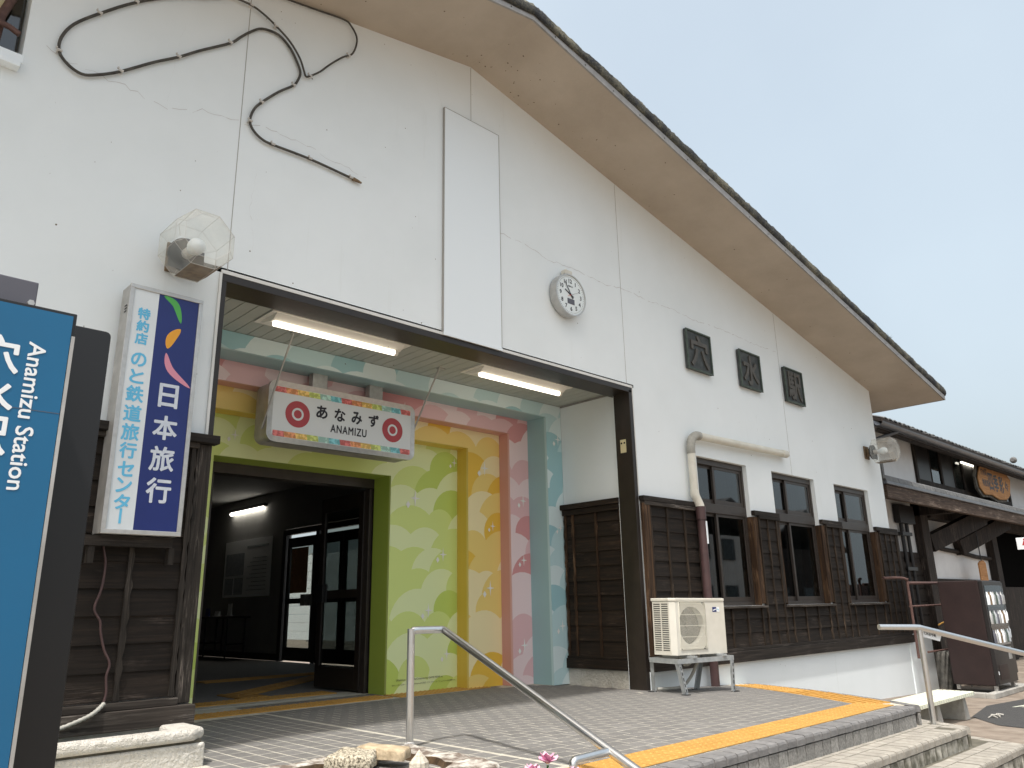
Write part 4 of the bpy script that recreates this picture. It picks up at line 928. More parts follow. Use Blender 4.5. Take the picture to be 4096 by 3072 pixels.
for mi in range(60):
    a = mi * math.pi / 30; c_, s_ = math.cos(a), math.sin(a); r0 = 0.197; r1 = 0.207; w = 0.0022
    b.add([(kx + r0 * c_ - w * s_, ky - 0.0012, kz + r0 * s_ + w * c_), (kx + r0 * c_ + w * s_, ky - 0.0012, kz + r0 * s_ - w * c_), (kx + r1 * c_ + w * s_, ky - 0.0012, kz + r1 * s_ - w * c_), (kx + r1 * c_ - w * s_, ky - 0.0012, kz + r1 * s_ + w * c_)], [(0, 1, 2, 3)])
write(b, 'SEIKO', 0.05, lambda x, y, z: (kx + x, ky - 0.0012, kz + 0.098 + y), bold=0.0008, fit=(0.075, 0.016)); b.build('numerals', 'ink', cf)
def hand(deg, L, tail, w, y, mat, nm):
    a = R(90 - deg); d = Vector((math.cos(a), math.sin(a))); q = Vector((-d.y, d.x)); b = MB(); c0 = Vector((kx, kz))
    pts = [c0 - d * tail - q * w, c0 - d * tail + q * w, c0 + d * L + q * w * 0.6, c0 + d * L - q * w * 0.6]; b.prism([(p.x, p.y) for p in pts], y, y + 0.002); b.build(nm, mat, ck)
hand(297, 0.10, 0.045, 0.008, ky - 0.006, 'ink', 'hour_hand'); hand(326, 0.165, 0.05, 0.006, ky - 0.009, 'ink', 'minute_hand'); hand(66, 0.12, 0.0, 0.0015, ky - 0.011, 'ink', 'second_hand'); hand(246, 0.06, 0.0, 0.0025, ky - 0.012, 'red', 'hand_tail')
b = MB(); b.box(kx - 0.055, kx + 0.055, ky - 0.002, ky - 0.0005, kz - 0.105, kz - 0.045); b.build('solar_cell', 'pylon_grey', cf)
b = MB(); b.box(kx - 0.05, kx + 0.06, -0.09, -0.02, kz + kr + 0.008, kz + kr + 0.06); b.box(kx - 0.015, kx + 0.025, -0.07, -0.03, kz + kr - 0.012, kz + kr + 0.008); b.build('bracket', 'pipe_white', ck, bevel=0.008)
for ch, x0, nm in (('穴', 8.045, 'square bronze plaque with raised character 穴, leftmost of the three'), ('水', 9.315, 'square bronze plaque with raised character 水, between the other two'), ('駅', 10.585, 'square bronze plaque with raised character 駅, nearest the roof corner')):
    pq = thing('character_plaque', nm, 'plaque', (x0 + 0.28, -0.03, 3.67), 'bronze character plaques on the wall')
    b = MB(); b.box(x0, x0 + 0.555, -0.045, -0.012, 3.672, 4.20); b.build('plate', 'bronze', pq, bevel=0.003)
    b = MB(); e = 0.022
    b.box(x0 - 0.004, x0 + 0.559, -0.062, -0.0455, 4.182, 4.204); b.box(x0 - 0.004, x0 + 0.559, -0.062, -0.0455, 3.668, 3.690); b.box(x0 - 0.004, x0 + 0.018, -0.062, -0.0455, 3.69, 4.182); b.box(x0 + 0.537, x0 + 0.559, -0.062, -0.0455, 3.69, 4.182); b.build('border', 'verdigris', pq, bevel=0.003)
    b = MB(); write(b, ch, 0.5, lambda x, y, z, x0=x0: (x0 + 0.278 + x, -0.0505 - z, 3.936 + y), bold=0.010, extrude=0.010, fit=(0.39, 0.41)); b.build('raised_character', 'bronze_hi', pq)
    b = MB(); b.box(x0 + 0.05, x0 + 0.09, -0.012, -0.0005, 3.75, 4.1); b.box(x0 + 0.46, x0 + 0.50, -0.012, -0.0005, 3.75, 4.1); b.build('mount', 'gap', pq)

# ================================================================ VERTICAL LIGHT-BOX SIGN
lb = thing('lightbox_sign', 'tall blue and white light-box sign reading 日本旅行 on the timber wall', 'sign', (1.69, -0.12, 1.3))
bx0, bx1, bz0, bz1, by = 1.455, 1.922, 1.30, 2.886, -0.185
b = MB(); b.box(bx0, bx1, by + 0.012, -0.03, bz0, bz1); box_ = b.build('sign_box', 'alu_dirty', lb, bevel=0.004)
b = MB(); e = 0.026
for q in ((bx0 - .002, bx1 + .002, bz1 - e, bz1 + .002), (bx0 - .002, bx1 + .002, bz0 - .002, bz0 + e), (bx0 - .002, bx0 + e, bz0 + e, bz1 - e), (bx1 - e, bx1 + .002, bz0 + e, bz1 - e)): b.box(q[0], q[1], by - 0.006, by + 0.0115, q[2], q[3])
b.build('sign_frame', 'alu', lb, bevel=0.003)
xm = bx0 + 0.026 + 0.155
b = MB(); b.box(bx0 + e, xm, by + 0.002, by + 0.010, bz0 + e, bz1 - e); wf = b.build('white_face', 'lb_white', lb)
b = MB(); b.box(xm, bx1 - e, by + 0.002, by + 0.010, bz0 + e, bz1 - e); bf = b.build('blue_face', 'lb_blue', lb)
b = MB(); cx = bx0 + 0.026 + 0.074; yy = by + 0.001
zs = [2.70, 2.615, 2.53] + [2.40, 2.27, 2.14, 2.02, 1.90, 1.785, 1.675, 1.57, 1.465, 1.375]
for ch, z, s in zip('特約店の鉄道旅行センター', [2.70, 2.615, 2.53, 2.39, 2.165, 2.04, 1.92, 1.805, 1.69, 1.59, 1.49, 1.405], [.072, .072, .072, .088, .10, .10, .10, .095, .088, .085, .085, .08]):
    if ch == 'ー': b.box(cx - 0.007, cx + 0.007, yy - 0.0005, yy, z - 0.045, z + 0.045)
    else: write(b, ch, 0.1, lambda x, y, z_, z=z: (cx + x, yy, z + y), bold=0.0032, fit=(s, s))
write(b, 'と', 0.1, lambda x, y, z_: (cx + x, yy, 2.278 + y), bold=0.0032, fit=(.082, .085)); b.build('lettering', 'lb_cyan', wf)
b = MB(); cx = (xm + bx1 - e) / 2 - 0.005
for ch, z in zip('日本旅行', (2.185, 1.975, 1.775, 1.575)): write(b, ch, 0.15, lambda x, y, z_, z=z: (cx + x, yy, z + y), bold=0.004, fit=(0.145 if ch != '日' else 0.115, 0.150))
b.build('lettering', 'lb_letter', bf)
def leafshape(pts, w): # curved ribbon
    P = spline([(p[0], 0, p[1]) for p in pts], 8); n = len(P); L = []; Rr = []
    for i, p in enumerate(P):
        d = (P[min(i + 1, n - 1)] - P[max(i - 1, 0)]).normalized(); q = Vector((-d.z, 0, d.x)); ww = w * math.sin(math.pi * (i + 0.02) / (n - 0.9)) ** 0.8
        L.append(p + q * ww); Rr.append(p - q * ww)
    b = MB(); b.add([(p.x, yy, p.z) for p in L] + [(p.x, yy, p.z) for p in Rr], [(i, i + 1, n + i + 1, n + i) for i in range(n - 1)]); return b
xx = bx1 - e; zt = bz1 - e
leafshape([(xm + 0.03, zt - 0.005), (xm + 0.11, zt - 0.05), (xm + 0.155, zt - 0.17)], 0.022).build('green_swoosh', 'p_green', bf)
leafshape([(xm + 0.158, zt - 0.21), (xm + 0.105, zt - 0.28), (xm + 0.085, zt - 0.36)], 0.030).build('orange_swoosh', 'p_orange', bf)
leafshape([(xm + 0.08, zt - 0.39), (xm + 0.12, zt - 0.50), (xx - 0.004, zt - 0.60)], 0.022).build('pink_swoosh', 'p_pink', bf)
b = MB()
for k in range(3): b.box(bx0 - 0.0045, bx0 - 0.0025, -0.16, -0.12, 2.70 + 0.02 * k, 2.706 + 0.02 * k)
b.build('vent', 'gap', box_)
for zz in (1.24,):
    b = MB(); b.obox((1.38, -0.10, 1.262), (1.90, -0.10, 1.262), 0.06, 0.06); b.build('support_beam', 'wood_beam_x', lb)
    for xx_ in (1.42, 1.885): b = MB(); b.box(xx_, xx_ + 0.035, -0.12, -0.06, 1.13, 1.231); b.build('support_peg', 'wood_grey_z', lb)

# ================================================================ WALL LAMPS
def lamp(name, label):
    o = thing(name, label, 'lamp', (0, 0, 0), 'clear acrylic wall lamps on the gable wall')
    b = MB(); b.box(-0.08, 0.06, -0.02, 0, -0.09, 0.09); b.box(-0.035, 0.035, -0.09, -0.02, -0.05, 0.05); b.build('wall_bracket', 'rust', o, bevel=0.004)
    b = MB(); b.prism(circle(0, 0, 0.10, 20), -0.125, -0.09); b.box(-0.10, 0.10, -0.127, -0.1255, -0.10, 0.04); b.build('back_plate', 'fan', o)
    b = MB(); n = 8; prof = [(-0.115, 0.115), (-0.145, 0.175), (-0.42, 0.175), (-0.47, 0.135), (-0.475, 0.0)]
    vs = []
    for y, r in prof[:-1]: vs += [(r * math.cos(R(22.5 + 45 * k)), y, r * math.sin(R(22.5 + 45 * k))) for k in range(n)]
    fs = [(i * n + k, i * n + (k + 1) % n, (i + 1) * n + (k + 1) % n, (i + 1) * n + k) for i in range(3) for k in range(n)] + [tuple(3 * n + k for k in range(n))]
    b.add(vs, fs); b.build('acrylic_shade', 'acrylic', o)
    b = MB()
    for k in range(n):
        for i in range(3): b.tube([vs[i * n + k], vs[(i + 1) * n + k]], 0.0011, 4, cap=False)
    for i in (1, 2, 3):
        for k in range(n): b.tube([vs[i * n + k], vs[i * n + (k + 1) % n]], 0.0011, 4, cap=False)
    b.build('shade_edge', 'clip', o)
    b = MB(); b.tube([(0, -0.126, 0.0), (0, -0.19, 0.0)], 0.032, 12); b.build('bulb_socket', 'clip', o)
    b = MB(); b.tube([(0, -0.19, 0), (0, -0.22, 0), (0, -0.26, 0), (0, -0.30, 0), (0, -0.325, 0), (0, -0.333, 0)], 0.05, 14, rr=[0.022, 0.032, 0.047, 0.047, 0.03, 0.004]); b.build('bulb', 'panel_white', o)
    b = MB(); p = []
    for k in range(9):
        x = -0.125 + 0.25 * k / 8; p += [(x, -0.15, -0.160), (x, -0.40, -0.160 + 0.0)]
    b.add([(-0.066, -0.15, -0.1595), (0.066, -0.15, -0.1595), (0.066, -0.415, -0.1595), (-0.066, -0.415, -0.1595), (0.118, -0.15, -0.115), (0.118, -0.40, -0.115)], [(0, 1, 2, 3), (1, 4, 5, 2)]); b.build('dirt_layer', 'rust', o)
    return o
l1 = lamp('wall_lamp', 'clear faceted wall lamp with brown dirt inside, above the light-box sign'); l1.location = (1.80, -0.001, 3.215)
l1.scale = (1.2, 1.05, 1.2)
l2 = copy_tree(l1); l2.location = (13.30, -0.001, 3.225); l2['label'] = 'clear faceted wall lamp near the right corner above the last window'

# ================================================================ OLD HOSE LOOPS ON THE GABLE
hp1 = [(1.9, 5.50), (1.55, 5.29), (1.3, 5.09), (1.08, 4.86), (0.94, 4.69), (0.88, 4.55), (0.88, 4.44), (0.94, 4.37), (1.03, 4.34), (1.12, 4.38), (1.26, 4.48), (1.47, 4.67), (1.63, 4.8), (1.78, 4.94), (2.0, 5.13), (2.07, 5.22), (2.15, 5.32), (2.25, 5.41), (2.39, 5.43), (2.5, 5.36), (2.57, 5.26), (2.605, 5.18), (2.59, 5.1), (2.55, 5.02), (2.43, 4.9), (2.29, 4.73), (2.23, 4.63), (2.21, 4.52), (2.25, 4.45), (2.32, 4.41), (2.41, 4.4), (2.74, 4.41), (3.16, 4.39)]
hp2 = [(1.75, 5.40), (1.88, 5.50), (1.99, 5.55), (2.14, 5.565), (2.25, 5.54), (2.36, 5.49), (2.49, 5.41), (2.585, 5.30), (2.63, 5.20), (2.65, 5.155), (2.69, 5.18), (2.78, 5.27), (2.87, 5.39), (2.99, 5.53), (3.08, 5.61), (3.12, 5.72), (3.12, 5.82), (3.06, 5.9), (2.98, 5.925), (2.68, 5.86), (2.2, 5.76)]
ho = thing('hose_loop', 'weathered black hose clipped in loops high on the white gable', 'hose', (2.0, -0.02, 4.3))
b = MB(); b.tube(spline([(x, -0.022, z) for x, z in hp1], 4), 0.0105, 7); b.build('hose_run', 'cable', ho)
b = MB(); b.tube(spline([(x, -0.034, z) for x, z in hp2], 4), 0.0085, 7); b.build('hose_run', 'cable', ho)
for x, z in ((1.3, 5.09), (1.08, 4.86), (0.88, 4.44), (1.26, 4.48), (1.63, 4.8), (2.0, 5.13), (2.55, 5.02), (2.29, 4.73), (2.21, 4.52), (2.41, 4.4), (2.74, 4.41), (3.13, 4.39), (2.69, 5.18), (3.05, 5.58), (2.14, 5.565), (2.36, 5.49)):
    b = MB(); b.box(x - 0.016, x + 0.016, -0.046, -0.001, z - 0.006, z + 0.006); b.box(x - 0.026, x - 0.015, -0.05, -0.03, z + 0.004, z + 0.016); b.build('hose_clip', 'clip', ho, bevel=0.003)
b = MB(); b.tube([(3.15, -0.022, 4.39), (3.20, -0.024, 4.385), (3.235, -0.026, 4.38)], 0.014, 7, rr=[0.018, 0.014, 0.008]); b.build('hose_end', 'rust', ho)

# ================================================================ DRAINPIPE
dp = thing('drainpipe', 'cream and maroon drainpipe bent round beside the first window', 'pipe', (7.97, -0.07, 0.3))
def pipe(pts, r, mat, nm, n=12, rr=None): b = MB(); b.tube(pts, r, n, rr=rr); return b.build(nm, mat, dp)
zp = 2.80
pipe([(8.10, -0.075, zp), (10.28, -0.075, zp + 0.035)], 0.048, 'pipe_white', 'pipe_section'); pipe([(10.16, -0.075, zp + 0.033), (10.30, -0.075, zp + 0.0352), (10.32, -0.075, zp + 0.0352)], 0.053, 'pipe_white', 'end_cap', rr=[0.053, 0.053, 0.035])
fp = spline([(8.11, -0.075, zp), (8.03, -0.075, zp - 0.005), (7.94, -0.075, zp - 0.06), (7.905, -0.075, zp - 0.17), (7.905, -0.075, zp - 0.24)], 8)
pipe(fp, 0.05, 'pipe_flex', 'flexible_bend', rr=[0.054 if i % 2 else 0.048 for i in range(len(fp))])
pipe([(7.905, -0.075, zp - 0.23), (7.905, -0.075, 2.08)], 0.048, 'pipe_white', 'pipe_section')
pipe(spline([(7.905, -0.075, 2.12), (7.905, -0.08, 2.06), (7.93, -0.09, 2.0), (7.95, -0.10, 1.945), (7.955, -0.105, 1.9)], 5), 0.053, 'pipe_white', 'offset_bend')
pipe([(7.955, -0.105, 1.93), (7.955, -0.105, 1.78)], 0.058, 'pipe_brown', 'coupling')
pipe([(7.955, -0.105, 1.79), (7.955, -0.105, 0.10), (7.955, -0.105, -0.06)], 0.049, 'pipe_brown', 'down_pipe')
b = MB(); b.box(7.965, 7.99, -0.157, -0.150, 1.50, 1.76); b.build('torn_label', 'panel_white', dp)

# ================================================================ AIR CONDITIONER
ac = thing('air_conditioner', 'cream outdoor air-conditioning unit on a galvanised stand by the corner post', 'air conditioner', (0, 0, 0))
W_, H_, D_ = 0.765, 0.54, 0.285
def acp(nm, mat, bevel=0.0, par=None): return lambda mbx: mbx.build(nm, mat, par or ac, bevel=bevel)
b = MB(); b.box(0.03, W_, 0.03, D_, 0.0, 0.012); b.box(0.03, W_, D_ - 0.012, D_, 0.012, H_ - 0.03); b.box(W_ - 0.02, W_ - 0.002, 0.03, D_ - 0.012, 0.012, H_ - 0.03)
b.build('casing', 'ac', ac)
# front panel with a round fan opening, and a chamfered left corner
FX0, FX1, FZ0, FZ1 = 0.09, 0.47, 0.05, 0.50
b = MB(); b.box(0.045, FX0, 0.0, 0.012, 0.0, H_ - 0.03); b.box(FX1, W_, 0.0, 0.012, 0.0, H_ - 0.03); b.box(FX0, FX1, 0.0, 0.012, 0.0, FZ0); b.box(FX0, FX1, 0.0, 0.012, FZ1, H_ - 0.03)
cx, cz, rr_ = (FX0 + FX1) / 2, (FZ0 + FZ1) / 2, 0.183
n = 32; sq = []
for k in range(n):
    a = 2 * math.pi * k / n; c_, s_ = math.cos(a), math.sin(a); t_ = min((FX1 - FX0) / 2 / max(1e-6, abs(c_)), (FZ1 - FZ0) / 2 / max(1e-6, abs(s_))); sq.append((cx + c_ * t_, cz + s_ * t_))
ci = circle(cx, cz, rr_, n)
b.add([(p[0], 0.012, p[1]) for p in sq] + [(p[0], 0.016, p[1]) for p in ci] + [(p[0], 0.09, p[1]) for p in ci], [(k, (k + 1) % n, n + (k + 1) % n, n + k) for k in range(n)] + [(n + k, n + (k + 1) % n, 2 * n + (k + 1) % n, 2 * n + k) for k in range(n)])
b.hexa([(0.0, 0.045, 0.0), (0.045, 0.0, 0.0), (0.047, 0.012, 0.0), (0.012, 0.047, 0.0), (0.0, 0.045, H_ - 0.03), (0.045, 0.0, H_ - 0.03), (0.047, 0.012, H_ - 0.03), (0.012, 0.047, H_ - 0.03)])
b.build('front_panel', 'ac', ac)
b = MB(); b.prism([(-0.006, 0.04), (0.04, -0.006), (W_ + 0.004, -0.006), (W_ + 0.004, D_ + 0.004), (-0.006, D_ + 0.004)], H_ - 0.03, H_, 'xy'); b.build('lid', 'ac', ac, bevel=0.006)
b = MB(); b.box(0.02, W_ - 0.2, 0.10, 0.12, 0.012, H_ - 0.03); b.build('fan_shroud', 'black', ac)
b = MB(); b.tube([(cx, 0.05, cz), (cx, 0.09, cz)], 0.045, 16)
for k in range(3):
    a = 2.094 * k + 0.5; p = []
    for i in range(6):
        aa = a + 1.5 * i / 5
        for r in (0.045, 0.172): p.append((cx + r * math.cos(aa), 0.05 + 0.04 * (1 - i / 5), cz + r * math.sin(aa)))
    b.add(p, [(2 * i, 2 * i + 2, 2 * i + 3, 2 * i + 1) for i in range(5)], True)
b.build('fan', 'fan', ac)
gr = MB()
for k in range(46): x = FX0 + 0.006 + (FX1 - FX0 - 0.012) * k / 45; gr.tube([(x, -0.010, FZ0 + 0.01), (x, -0.010, FZ1 - 0.01)], 0.0013, 4, cap=False)
for k in range(5): z = FZ0 + 0.015 + (FZ1 - FZ0 - 0.03) * k / 4; gr.tube([(FX0, -0.008, z), (FX1, -0.008, z)], 0.0022, 5)
gr.tube([(FX0, -0.004, FZ0), (FX1, -0.004, FZ0), (FX1, -0.004, FZ1), (FX0, -0.004, FZ1), (FX0, -0.004, FZ0)], 0.003, 5); gr.build('fan_grille', 'wire', ac)
b = MB(); b.box(0.010, 0.013, 0.05, D_ - 0.013, 0.012, H_ - 0.03); b.build('condenser_coil', 'coil', ac)
b = MB(); ys_ = [0.047, 0.062, 0.155, 0.168, 0.262, D_ - 0.012]
b.box(0.0, 0.008, ys_[0], ys_[1], 0, H_ - 0.03); b.box(0.0, 0.008, ys_[2], ys_[3], 0, H_ - 0.03); b.box(0.0, 0.008, ys_[4], ys_[5], 0, H_ - 0.03)
for k in range(23):
    z = 0.03 + 0.0208 * k
    for q in (1, 3): b.box(0.0, 0.0078, ys_[q], ys_[q + 1], z, z + 0.009)
for q in (1, 3): b.box(0.0, 0.0078, ys_[q], ys_[q + 1], 0, 0.029); b.box(0.0, 0.0078, ys_[q], ys_[q + 1], 0.497, H_ - 0.03)
b.build('side_louvre', 'ac', ac)
b = MB(); b.box(0.585, 0.645, -0.002, -0.0005, 0.405, 0.452); lbk = b.build('maker_sticker', 'lb_blue', ac); b = MB(); b.box(0.645, 0.69, -0.002, -0.0005, 0.405, 0.452); b.build('maker_sticker', 'white_print', ac)
b = MB(); b.obox((0.592, -0.0025, 0.420), (0.638, -0.0025, 0.432), 0.0006, 0.010); b.build('sticker_mark', 'white_print', lbk)
b = MB()
for zq in (0.405,): b.flat(circle(0.66, 0.43, 0.006, 8), -0.0025); b.flat(circle(0.675, 0.425, 0.006, 8), -0.0025)
b.build('sticker_dot', 'lb_cyan', ac)
ac.location = (6.648, -0.516, 0.353); ac.rotation_euler = (0.008, 0.012, -0.148)
# stand
sd_ = thing('unit_stand', 'galvanised angle-iron stand under the outdoor air conditioner', 'stand', (0, 0, 0))
zl = 0.345
LEG = {'BL': (6.70, -0.17), 'FL': (6.60, -0.58), 'FR': (7.40, -0.70), 'BR': (7.46, -0.27)}
LF = {'BL': (6.775, -0.12), 'FL': (6.665, -0.60), 'FR': (7.375, -0.70), 'BR': (7.385, -0.23)}
hh = 0.30
for k in LEG:
    a = Vector((*LF[k], zf(*LF[k]))); t_ = Vector((*LEG[k], hh)); sy = -1 if 'F' in k else 1; sx = -1 if 'L' in k else 1
    b = MB(); w = 0.042; th = 0.004
    for ax_ in (0, 1):
        p = []
        for q in (a, t_):
            if ax_ == 0: p += [q, q + Vector((-sx * w, 0, 0)), q + Vector((-sx * w, -sy * th, 0)), q + Vector((0, -sy * th, 0))]
            else: p += [q, q + Vector((0, -sy * w, 0)), q + Vector((-sx * th, -sy * w, 0)), q + Vector((-sx * th, 0, 0))]
        b.add(p, [(0, 1, 5, 4), (1, 2, 6, 5), (2, 3, 7, 6), (3, 0, 4, 7), (0, 3, 2, 1), (4, 5, 6, 7)])
    lg = b.build('leg', 'galv', sd_)
    b = MB()
    if 'F' in k or k == 'BR':
        for i in range(5):
            f0 = 0.12 + 0.17 * i; c = a + (t_ - a) * f0 + Vector((-sx * w * 0.5, sy * 0.0012, 0)); d_ = (t_ - a).normalized() * 0.016
            b.add([c - d_ + Vector((-0.007, 0, 0)), c - d_ + Vector((0.007, 0, 0)), c + d_ + Vector((0.007, 0, 0)), c + d_ + Vector((-0.007, 0, 0))], [(0, 1, 2, 3)])
        b.build('slot', 'gap', lg)
    b = MB(); b.box(a.x - 0.035, a.x + 0.035, a.y - 0.03, a.y + 0.03, a.z + 0.0, a.z + 0.006); b.build('foot', 'black', sd_)
for k1, k2 in (('FL', 'FR'), ('BL', 'BR'), ('FL', 'BL'), ('FR', 'BR')):
    b = MB(); b.obox((*LEG[k1], hh + 0.002), (*LEG[k2], hh + 0.002), 0.006, 0.045); b.build('top_rail', 'galv', sd_)
for f0 in (0.28, 0.82):
    p0 = Vector((*LEG['FL'], 0)).lerp(Vector((*LEG['FR'], 0)), f0); p1 = Vector((*LEG['BL'], 0)).lerp(Vector((*LEG['BR'], 0)), f0)
    b = MB(); b.obox((p0.x, p0.y - 0.02, hh + 0.034), (p1.x, p1.y, hh + 0.034), 0.045, 0.02); b.build('cross_rail', 'galv', sd_)
sd_.location = (0, 0, 0)
hs = MB(); hs.tube(spline([(7.28, -0.36, 0.33), (7.27, -0.33, 0.22), (7.22, -0.28, 0.10), (7.12, -0.24, 0.02), (6.95, -0.18, 0.012), (6.86, -0.12, 0.012)], 6), 0.016, 8)
tag(hs.build('drain_hose', 'pipe_flex'), 'grey drain hose curling below the outdoor air conditioner', 'hose')
hs = MB(); hs.tube(spline([(7.10, -0.30, 0.30), (7.13, -0.28, 0.24), (7.2, -0.28, 0.235), (7.26, -0.30, 0.27), (7.27, -0.31, 0.32)], 6), 0.017, 8); hs.tube(spline([(7.12, -0.24, 0.31), (7.15, -0.22, 0.255), (7.23, -0.24, 0.27), (7.27, -0.26, 0.32)], 6), 0.015, 8)
tag(hs.build('pipe_coil', 'pipe_flex'), 'short loop of insulated pipe hanging under the air conditioner', 'pipe')

# ================================================================ HANDRAILS
hr = thing('handrail', 'left stainless handrail rising behind the stone basin', 'handrail', (3.187, -0.91, 0.0), 'stainless handrails of the porch')
b = MB(); b.tube([(3.187, -0.91, -0.01), (3.187, -0.91, 0.712)], 0.0243, 16); b.build('post', 'steel', hr)
v0 = Vector((3.452, -0.91, 0.700)); v1 = Vector((3.32, -2.42, 0.125)); v2 = v0 + (v1 - v0) * 1.5
pts = [(3.187, -0.91, 0.660), (3.188, -0.91, 0.690), (3.205, -0.91, 0.7005), (3.25, -0.91, 0.7015), v0 - Vector((0.03, 0, 0)), v0 - Vector((0.008, 0.004, 0.001)), v0 + (v1 - v0) * 0.012, v1, v2]
b = MB(); b.tube(pts, 0.0243, 16); b.build('rail', 'steel', hr)
b = MB(); b.tube([(3.045, -2.42, -0.46), (3.045, -2.42, 0.095), (3.047, -2.42, 0.108), (3.057, -2.42, 0.1145), (3.075, -2.42, 0.116), (3.31, -2.42, 0.122)], 0.0205, 14); b.build('lower_post', 'steel', hr)
b = MB()
for k in range(3): b.tube([(3.187 + 0.028 * math.cos(a * 0.5236), -0.91 + 0.028 * math.sin(a * 0.5236), 0.012 + 0.008 * k + 0.004 * math.sin(a)) for a in range(13)], 0.005, 6)
tag(b.build('tied_string', 'clip'), 'black and white string knotted round the foot of the left handrail post', 'string')
hr = thing('handrail', 'right stainless handrail on a post standing on the upper step', 'handrail', (7.246, -2.592, -0.15), 'stainless handrails of the porch')
b = MB(); b.tube([(7.246, -2.592, -0.152), (7.246, -2.592, 0.585)], 0.0225, 14); b.build('post', 'steel', hr)
e0 = Vector((7.235, -2.585, 0.605)); b = MB(); b.tube([e0 + Vector((-0.30, 0.20, 0.012)), e0 + Vector((-0.02, 0.012, 0.003)), e0 + Vector((0.01, -0.01, 0)), e0 + Vector((0.04, -0.03, -0.010)), Vector((8.55, -3.02, 0.335)), Vector((9.15, -3.22, 0.205))], 0.0235, 14); b.build('rail', 'steel', hr)
b = MB(); b.hexa([(7.27, -2.60, 0.53), (7.47, -2.665, 0.485), (7.47, -2.663, 0.485), (7.27, -2.598, 0.53), (7.27, -2.60, 0.575), (7.50, -2.675, 0.535), (7.50, -2.673, 0.535), (7.27, -2.598, 0.575)])
sgn = b.build('small_notice', 'white_print'); tag(sgn, 'small white notice tied below the right handrail', 'notice')
b = MB(); write(b, 'これより先', 0.03, lambda x, y, z: (7.36 + x * 0.95, -2.632 - x * 0.32, 0.545 + y - x * 0.20), bold=0.001, fit=(0.14, 0.022)); b.build('lettering', 'ink', sgn)

# ================================================================ PLANTER, WEEDS, BASIN, FLOWERS
pl = thing('planter_wall', 'low rough white planter wall below the timber cladding', 'planter', (1.0, -0.3, 0.0))
b = MB(); b.box(-4.5, 2.07, -0.47, -0.36, -0.05, 0.125); b.box(1.95, 2.07, -0.36, -0.11, -0.05, 0.125); b.build('wall', 'planter', pl, bevel=0.012, seg=3)
b = MB(); b.prism([(-4.5, -0.485), (2.00, -0.485), (2.09, -0.40), (2.09, -0.11), (1.93, -0.11), (1.93, -0.345), (-4.5, -0.345)], 0.138, 0.20, 'xy'); b.build('coping', 'planter', pl, bevel=0.024, seg=4)
b = MB(); b.box(-4.5, 2.05, -0.455, -0.375, 0.12, 0.142); b.build('groove', 'joint_dark', pl)
b = MB(); b.box(-4.5, 1.94, -0.36, -0.1, 0.0, 0.09); b.build('soil', 'soil', pl)
def weed(x, y, z, s, n, label):
    o = MB()
    for i in range(n):
        a = random.uniform(0, 6.28); e = random.uniform(0.3, 1.2); d = Vector((math.cos(a) * math.cos(e), math.sin(a) * math.cos(e), math.sin(e))); q = Vector((-d.y, d.x, 0)).normalized(); L = s * random.uniform(0.6, 1.1); w = L * 0.26
        base = Vector((x + jit(0.02), y + jit(0.02), z)); dr = Vector((0, 0, -L * 0.18))
        o.add([base, base + d * L * 0.35 + q * w, base + d * L * 0.7 + q * w * 0.8 + dr * 0.4, base + d * L + dr, base + d * L * 0.7 - q * w * 0.8 + dr * 0.4, base + d * L * 0.35 - q * w], [(0, 1, 2, 3), (0, 3, 4, 5)])
    return tag(o.build('weed', 'leaf'), label, 'plant')
weed(1.47, -0.26, 0.09, 0.11, 9, 'broad green weed in the planter beside the black sign back'); weed(1.62, -0.24, 0.09, 0.07, 10, 'small pale green weed in the planter, further right'); weed(1.73, -0.25, 0.09, 0.05, 12, 'tiny bushy weed in the planter near its right end')
cb = MB(); cbp = [(1.51, 1.29), (1.52, 1.22), (1.54, 1.14), (1.54, 1.03), (1.53, 0.96), (1.51, 0.87), (1.55, 0.8), (1.56, 0.74), (1.59, 0.64), (1.63, 0.56), (1.62, 0.49), (1.63, 0.4), (1.62, 0.34)]
cb.tube(spline([(x, -0.066, z) for x, z in cbp], 4), 0.0075, 6); co_ = tag(cb.build('sign_cable', 'pipe_brown'), 'thin brown cable trailing down the dark boards from the light-box sign', 'cable')
cb = MB(); q = spline([(1.62, -0.085, 0.345), (1.56, -0.115, 0.30), (1.48, -0.118, 0.265), (1.36, -0.118, 0.23), (1.2, -0.118, 0.21)], 8); cb.tube(q, 0.012, 7, rr=[0.0135 if i % 2 else 0.011 for i in range(len(q))]); cb.build('conduit', 'pipe_flex', co_)

